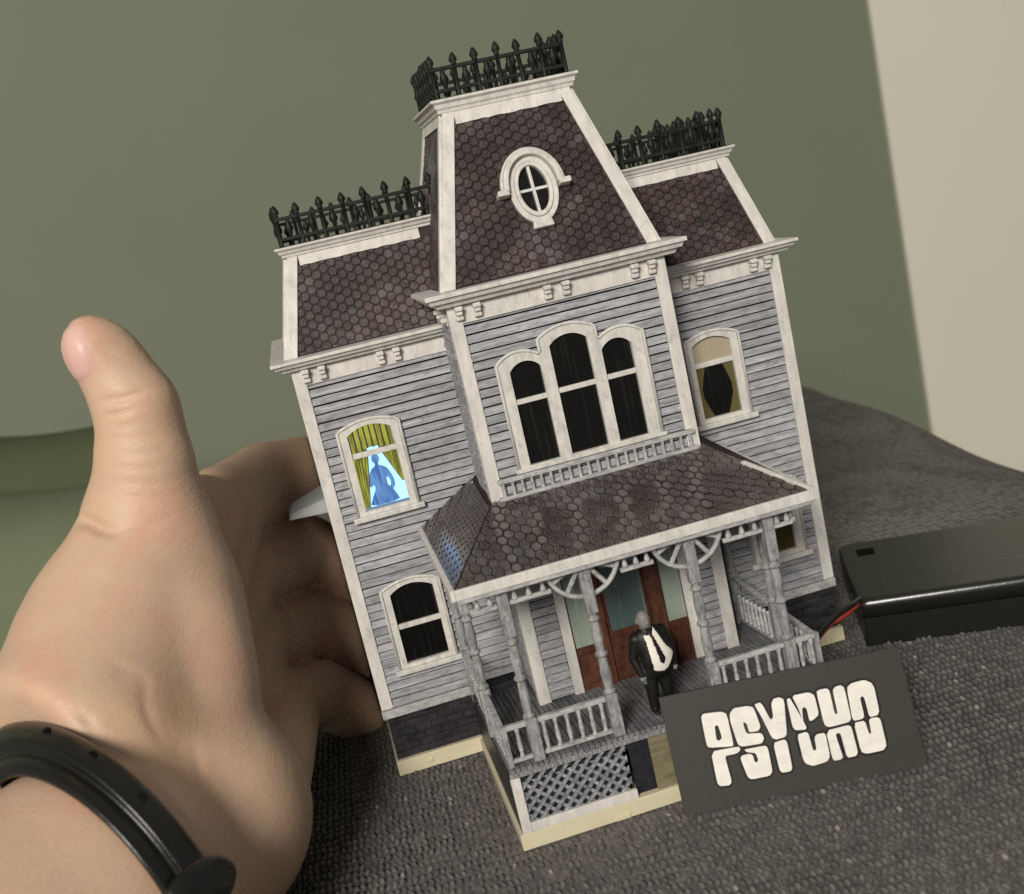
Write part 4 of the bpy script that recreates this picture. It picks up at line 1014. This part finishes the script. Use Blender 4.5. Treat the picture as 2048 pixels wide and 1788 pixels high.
# ------------------------------------------------------------------ the hand
HAND = [
    ('c', (-30.7, -12.02, 98.62), (-27.47, -12.77, 87.95), 5.7, 7.0, 1.5),
    ('c', (-27.47, -12.77, 87.95), (-28.79, -12.67, 77.86), 7.0, 8.0, 2),
    ('c', (-28.79, -12.67, 77.86), (-31.21, -11.44, 67.39), 8.0, 10.6, 3),
    ('e', (-31.43, -12.81, 99.22), ((-0.1565, 0.2323, 0.96), (0.9756, -0.1153, 0.187), (0.1542, 0.9658, -0.2086)), (6.2, 4.4, 5.4), 1.5),
    ('c', (-28.98, -11.74, 96.37), (-26.71, -11.46, 84.99), 5.2, 6.0, 2),
    ('c', (-31.95, -11.48, 66.66), (-40.23, -18.78, 50.71), 11.0, 15.6, 4),
    ('c', (-40.23, -18.78, 50.71), (-47.26, -34.78, 38.53), 15.6, 19, 6),
    ('e', (-32.23, -14.09, 49.57), ((0.1184, 0.1916, 0.9743), (0.9809, -0.1749, -0.0849), (0.1542, 0.9658, -0.2086)), (21, 13.8, 13), 4),
    ('e', (-31.46, -22.15, 41.6), ((0.3198, 0.151, 0.9354), (0.9349, -0.2109, -0.2856), (0.1542, 0.9658, -0.2086)), (18, 12.2, 12), 3),
    ('c', (-26.11, 16.03, 59.3), (-41.07, 1.18, 37.03), 9.5, 12, 3),
    ('c', (-22.43, 27.54, 57.78), (-40.01, -0.53, 29.89), 9.5, 12, 2),
    ('c', (-23.33, 28.55, 42.63), (-39.14, -1.56, 25.75), 9.2, 11, 2),
    ('c', (-24.47, 25.55, 27.9), (-35.44, -6.43, 20.32), 9.2, 10.5, 2),
    ('c', (-21.4, 13.86, 14.39), (-23.11, -20.54, 16.84), 8.5, 8.0, 3),
    ('e', (-26.81, -23.2, 16.19), ((0.0497, 0.2033, 0.9779), (0.9868, -0.1611, -0.0167), (0.1542, 0.9658, -0.2086)), (15, 8.0, 11), 2),
    ('c', (-36.34, -27.11, 24.6), (-29.73, -28.16, 15.04), 10.5, 8.5, 4),
    ('e', (-30.0, -24.74, 35.46), ((0.2538, 0.1653, 0.953), (0.9549, -0.1999, -0.2196), (0.1542, 0.9658, -0.2086)), (13, 10, 11), 4),
    ('e', (-36.62, -27.8, 35.58), ((0.2538, 0.1653, 0.953), (0.9549, -0.1999, -0.2196), (0.1542, 0.9658, -0.2086)), (14, 14, 12), 5),
    ('c', (-39.11, -29.15, 32.28), (-34.25, -32.89, 19.55), 13, 17, 4),
    ('c', (-33.12, -28.57, 15.44), (-35.68, -34.29, 19.4), 8.5, 13, 3),
    ('c', (-47.88, -35.19, 36.2), (-34.25, -32.89, 19.55), 16, 19, 4),
    ('c', (-35.68, -34.29, 19.4), (-44.25, -42.63, 18.49), 18.5, 21, 3),
    ('c', (-22.43, 27.54, 57.78), (-13.2, 44.82, 58.33), 9.4, 8.8, 1.2),
    ('c', (-13.2, 44.82, 58.33), (2.1, 54.36, 56.29), 8.8, 8.2, 1.2),
    ('c', (-21.62, 30.43, 43.0), (-9.17, 46.4, 39.86), 9.2, 8.4, 1.2),
    ('c', (-9.17, 46.4, 39.86), (0.25, 51.13, 30.38), 8.4, 9.0, 1.2),
    ('c', (-24.17, 27.41, 27.13), (-12.38, 39.28, 23.68), 8.8, 8.0, 1.2),
    ('c', (-12.38, 39.28, 23.68), (-0.45, 45.22, 12.09), 8.4, 9.2, 1.2),
    ('c', (-21.34, 15.97, 14.63), (-12.96, 26.44, 11.78), 8.2, 7.0, 1.2),
    ('c', (-12.96, 26.44, 11.78), (-1.87, 34.11, -2.04), 7.4, 7.0, 1.2),
    ('h', (-0.7, 0.0, 0.0), (1.0, 0.0, 0.0), 1.0),
    ('h', (-46.75, -45.07, 18.22), (-0.7145, -0.6956, -0.0759), 2.0),
    ('c', (-44.25, -42.63, 18.49), (-47.8, -56.76, 22.69), 20.5, 20.900000000000002, 1.0),
    ('c', (-47.8, -56.76, 22.69), (-108.53, -115.88, 16.24), 20.900000000000002, 26.1, 2),
]
HAND_BOX = ((-105, -140, -62), (3, 62, 112))
HAND_ORG = (-52.69, -56.46, 25.23)
FACE_DIR = np.array((0.1542, 0.9658, -0.2086))
CREASES = [((-33.78, -19.5, 90.49), (-21.33, -23.31, 91.6), 0.75, 0.55, 0.25), ((-34.18, -19.89, 88.37), (-25.28, -23.29, 88.81), 0.6, 0.5, 0.25), ((-34.14, -20.21, 86.91), (-24.33, -24.03, 86.06), 0.25, 0.5, 0.25), ((-33.42, -19.26, 91.85), (-26.2, -22.52, 91.71), 0.2, 0.5, 0.2), ((-42.9, -15.69, 72.63), (-34.43, -25.01, 69.27), 1.5, 1.1, 0.2), ((-35.23, -24.85, 69.46), (-26.28, -26.24, 69.6), 0.25, 0.7, 0.3), ((-42.5, -40.56, 48.84), (-36.14, -44.63, 39.5), 0.55, 0.8, 0.4), ((-36.68, -44.35, 40.41), (-28.78, -43.4, 26.68), 0.5, 0.9, 0.4), ((-36.9, -33.39, 52.63), (-29.53, -36.62, 43.11), 0.24, 0.55, 0.5), ((-36.04, -34.03, 50.29), (-28.98, -37.2, 40.84), 0.24, 0.55, 0.5), ((-35.17, -34.68, 47.95), (-28.42, -37.78, 38.57), 0.24, 0.55, 0.5), ((-34.31, -35.32, 45.61), (-27.87, -38.36, 36.3), 0.24, 0.55, 0.5), ((-33.45, -35.96, 43.27), (-27.32, -38.94, 34.03), 0.24, 0.55, 0.5), ((-32.59, -36.61, 40.93), (-26.77, -39.52, 31.76), 0.24, 0.55, 0.5), ((-31.72, -37.25, 38.59), (-26.22, -40.09, 29.49), 0.24, 0.55, 0.5), ((-34.27, -20.65, 84.82), (-22.85, -22.89, 82.87), 0.16, 0.45, 0.3), ((-34.59, -21.13, 82.34), (-23.01, -23.41, 80.35), 0.16, 0.45, 0.3), ((-34.91, -21.61, 79.86), (-23.17, -23.93, 77.84), 0.16, 0.45, 0.3), ((-35.23, -22.1, 77.38), (-23.33, -24.44, 75.32), 0.16, 0.45, 0.3), ((-35.55, -22.58, 74.9), (-23.49, -24.96, 72.8), 0.16, 0.45, 0.3)]
NAIL = ((-34.25, -15.38, 99.3), (0.6754, -0.694, 0.2495), (-0.1224, 0.2282, 0.9659), 4.1, 4.9)
BR = ((-47.8, -56.76, 22.69), (-47.11, -45.41, 18.19), (-0.7145, -0.6956, -0.0759), (0.3398, -0.2501, -0.9066), (0.6116, -0.6735, 0.415), 22.10, 30.10)
BR_CLASP = 1.42

def make_hand():
    lo, hi, h = HAND_BOX[0], HAND_BOX[1], 1.15
    G, ax = grid(lo, hi, h)
    F = None
    for p in HAND:
        if p[0] == 'h':                                                     # flat end where the bracelet sits
            d_ = sum((G[i]-p[1][i])*p[2][i] for i in range(3)); F = -smin(-F, -d_, p[-1]); continue
        d_ = sd_cone(G, p[1], p[2], p[3], p[4]) if p[0] == 'c' else sd_ell(G, p[1], p[2], p[3])
        if F is None: F = d_
        elif p[-1] > 0: F = smin(F, d_, p[-1])
        else: F = -smin(-F, d_, -p[-1])                                     # carve
    V, Q = surface_nets(F.astype(np.float32), ax, h)
    # two rounds of smoothing
    E = np.concatenate([Q[:, [0, 1]], Q[:, [1, 2]], Q[:, [2, 3]], Q[:, [3, 0]]])
    for _ in range(2):
        A = np.zeros_like(V); n_ = np.zeros(len(V))
        np.add.at(A, E[:, 0], V[E[:, 1]]); np.add.at(n_, E[:, 0], 1); np.add.at(A, E[:, 1], V[E[:, 0]]); np.add.at(n_, E[:, 1], 1)
        V = V*.5+.5*A/n_[:, None]
    org = HAND_ORG
    me = np_mesh('hand', V, Q, 'skin', org)
    o = link('hand', me, org)
    m_ = o.modifiers.new('smooth', 'SUBSURF'); m_.levels = 1; m_.render_levels = 1
    dg = bpy.context.evaluated_depsgraph_get(); me2 = bpy.data.meshes.new_from_object(o.evaluated_get(dg)); o.modifiers.clear(); o.data = me2
    n_ = len(me2.vertices); co = np.empty(n_*3, np.float32); me2.vertices.foreach_get('co', co); co = co.reshape(-1, 3)/MM+np.array(org)
    nn = np.empty(n_*3, np.float32); me2.vertices.foreach_get('normal', nn); nn = nn.reshape(-1, 3)
    disp = np.zeros(n_)
    for (a, b_, depth, wid, wob) in CREASES:                                # creases: line a-b pressed into the skin
        a = np.array(a); b_ = np.array(b_); ba = b_-a; t_ = np.clip(((co-a)@ba)/(ba@ba), 0, 1)
        q = co-(a+t_[:, None]*ba); q = q+wob*np.sin(t_*9+a[0])[:, None]*np.array([.0, .0, 1.0]); q = q-(q@FACE_DIR)[:, None]*FACE_DIR; r2 = (q**2).sum(1)
        disp -= depth*np.exp(-r2/(wid*wid))*np.sin(np.pi*np.clip(t_*.9+.05, 0, 1))*np.clip(-(nn@FACE_DIR)*2, 0, 1)*(np.abs((co-a)@FACE_DIR) < 30)
    co2 = co+nn*disp[:, None]
    me2.vertices.foreach_set('co', ((co2-np.array(org))*MM).astype(np.float32).ravel()); me2.update()
    # the nail: a plate lying in the surface of the thumb
    nq = np.empty(len(me2.loops), np.int32); me2.loops.foreach_get('vertex_index', nq); nq = nq.reshape(-1, 4)
    nc, nu, nv, nw, nl = [np.array(q) for q in NAIL[:3]]+list(NAIL[3:])
    from mathutils.bvhtree import BVHTree
    tree = BVHTree.FromPolygons([tuple(q) for q in co2], [tuple(q) for q in nq]); nz = np.cross(nu, nv)
    vs = []; ring, seg = 9, 40
    for i in range(ring+1):
        for j in range(seg):
            a_ = 2*math.pi*j/seg; r_ = i/ring; ca, sa = math.cos(a_), math.sin(a_)
            uu = nw*r_*math.copysign(abs(ca)**.75, ca); vv = nl*r_*math.copysign(abs(sa)**.8, sa)
            p = nc+nu*uu+nv*vv; hit = tree.ray_cast(Vector(p+nz*14), Vector(-nz), 60)
            q = np.array(hit[0]) if hit[0] else p
            n2 = np.array(hit[1]) if hit[0] else nz
            vs.append(q+nz*(.50*(1-r_**8)-.10)+n2*.06)
    fs = [(i*seg+j, i*seg+(j+1) % seg, (i+1)*seg+(j+1) % seg, (i+1)*seg+j) for i in range(ring) for j in range(seg)]
    nb_ = B().add(vs, fs).build('thumb_nail', 'nail', o, smooth=True)
    tag(o, 'left hand with raised thumb reaching round the left side of the house', 'hand')
    return o
make_hand()

# ------------------------------------------------------------------ bracelet
def bracelet():
    cn, cf, a, e1, e2 = [Vector(q) for q in BR[:5]]; rn, rf = BR[5:]
    L_ = (cn-cf).length
    def at(t_, s_, h):
        """s 0 at the edge towards the elbow, 1 at the edge towards the hand"""
        rad = e1*math.cos(t_)+e2*math.sin(t_); n_ = (rad*L_+a*(rf-rn)).normalized()
        return (cn+rad*rn)*(1-s_)+(cf+rad*rf)*s_+n_*h, n_, rad
    q = B(); n_ = 128; prof = [(-.02, -.6), (-.03, .5), (.03, 1.3), (.13, 1.75), (.25, 1.5), (.36, .95), (.42, .9), (.50, 1.9), (.58, 2.35), (.68, 2.1), (.80, 2.0), (.94, 1.7), (1.03, .9), (1.02, -.6)]
    vs = []; k = len(prof)
    for i in range(n_):
        t_ = 2*math.pi*i/n_
        for s_, hgt in prof: vs.append(tuple(at(t_, s_, hgt+.12*math.sin(5*t_+s_*3))[0]))
    fs = [(i*k+j, ((i+1) % n_)*k+j, ((i+1) % n_)*k+(j+1) % k, i*k+(j+1) % k) for i in range(n_) for j in range(k)]
    band = q.add(vs, fs).build('bracelet', 'rubber', smooth=True)
    tag(band, 'glossy black rubber bracelet round the wrist', 'bracelet')
    band.modifiers.new('s', 'SUBSURF').render_levels = 1
    base, nr, rad = at(BR_CLASP, .62, 1.2); sl = (at(BR_CLASP, 1, 0)[0]-at(BR_CLASP, 0, 0)[0]).normalized(); tg = nr.cross(sl)
    G, ax = grid((-9, -8, -3), (9, 8, 7), .4); I3 = ((1, 0, 0), (0, 1, 0), (0, 0, 1))
    F = sd_ell(G, (.5, 0, .3), I3, (6.2, 4.4, 2.8)); F = smin(F, sd_ell(G, (2.2, -1.5, .9), I3, (3.6, 3.0, 2.8)), 1.0)
    V, Q = surface_nets(F, ax, .4)
    Wv = np.array(base)[None]+V[:, :1]*np.array(sl)+V[:, 1:2]*np.array(tg)+V[:, 2:3]*np.array(nr)
    if sl.cross(tg).dot(nr) < 0: Q = Q[:, ::-1]
    link('clasp', np_mesh('clasp', Wv, Q, 'rubber', tuple(base)), tuple(base), band)
    hm = B().lathe(0, 0, [(.7, -.3), (.75, .12)], 12).mesh('hole', 'hole', (0, 0, 0))
    for k in range(3):
        p, nr, _ = at(BR_CLASP+.50+k*.33, .82, 1.98); link('hole', hm, tuple(p), band, rot=nr.to_track_quat('Z', 'Y').to_euler())
bracelet()

# ------------------------------------------------------------------ green cloth at the left, behind the hand
def cloth(name, pts, width_vec, mat, lab, thick=14):
    P = [Vector(p) for p in pts]; Wd = Vector(width_vec); q = B(); vs = []; n_ = len(P); m_ = 14
    for i in range(n_):
        for j in range(m_): s_ = j/(m_-1); vs.append(P[i]+Wd*s_+Vector((0, 0, 1.2*math.sin(s_*7+i*.9))))
    fs = [(i*m_+j, i*m_+j+1, (i+1)*m_+j+1, (i+1)*m_+j) for i in range(n_-1) for j in range(m_-1)]
    o = q.add(vs, fs).build(name, mat, smooth=True); s_ = o.modifiers.new('t', 'SOLIDIFY'); s_.thickness = thick*MM
    o.modifiers.new('s', 'SUBSURF').render_levels = 2
    return tag(o, lab, 'cloth')
cloth('folded_cloth', [(-175.89, 330.0, 48.27), (-167.09, 300.0, 48.39), (-165.4, 285.0, 39.9), (-175.8, 300.0, 20.91)], (87.17, 0.0, -11.27), 'green_cloth', 'dark green cloth against the wall left of the thumb')
cloth('folded_cloth', [(-176.17, 280.0, 33.01), (-163.27, 240.0, 34.34), (-157.91, 215.0, 26.77), (-160.72, 200.0, 3.4), (-172.18, 200.0, -32.38)], (98.79, 0.0, -16.41), 'green_cloth_light', 'pale sage green cloth at the left edge below the dark one')
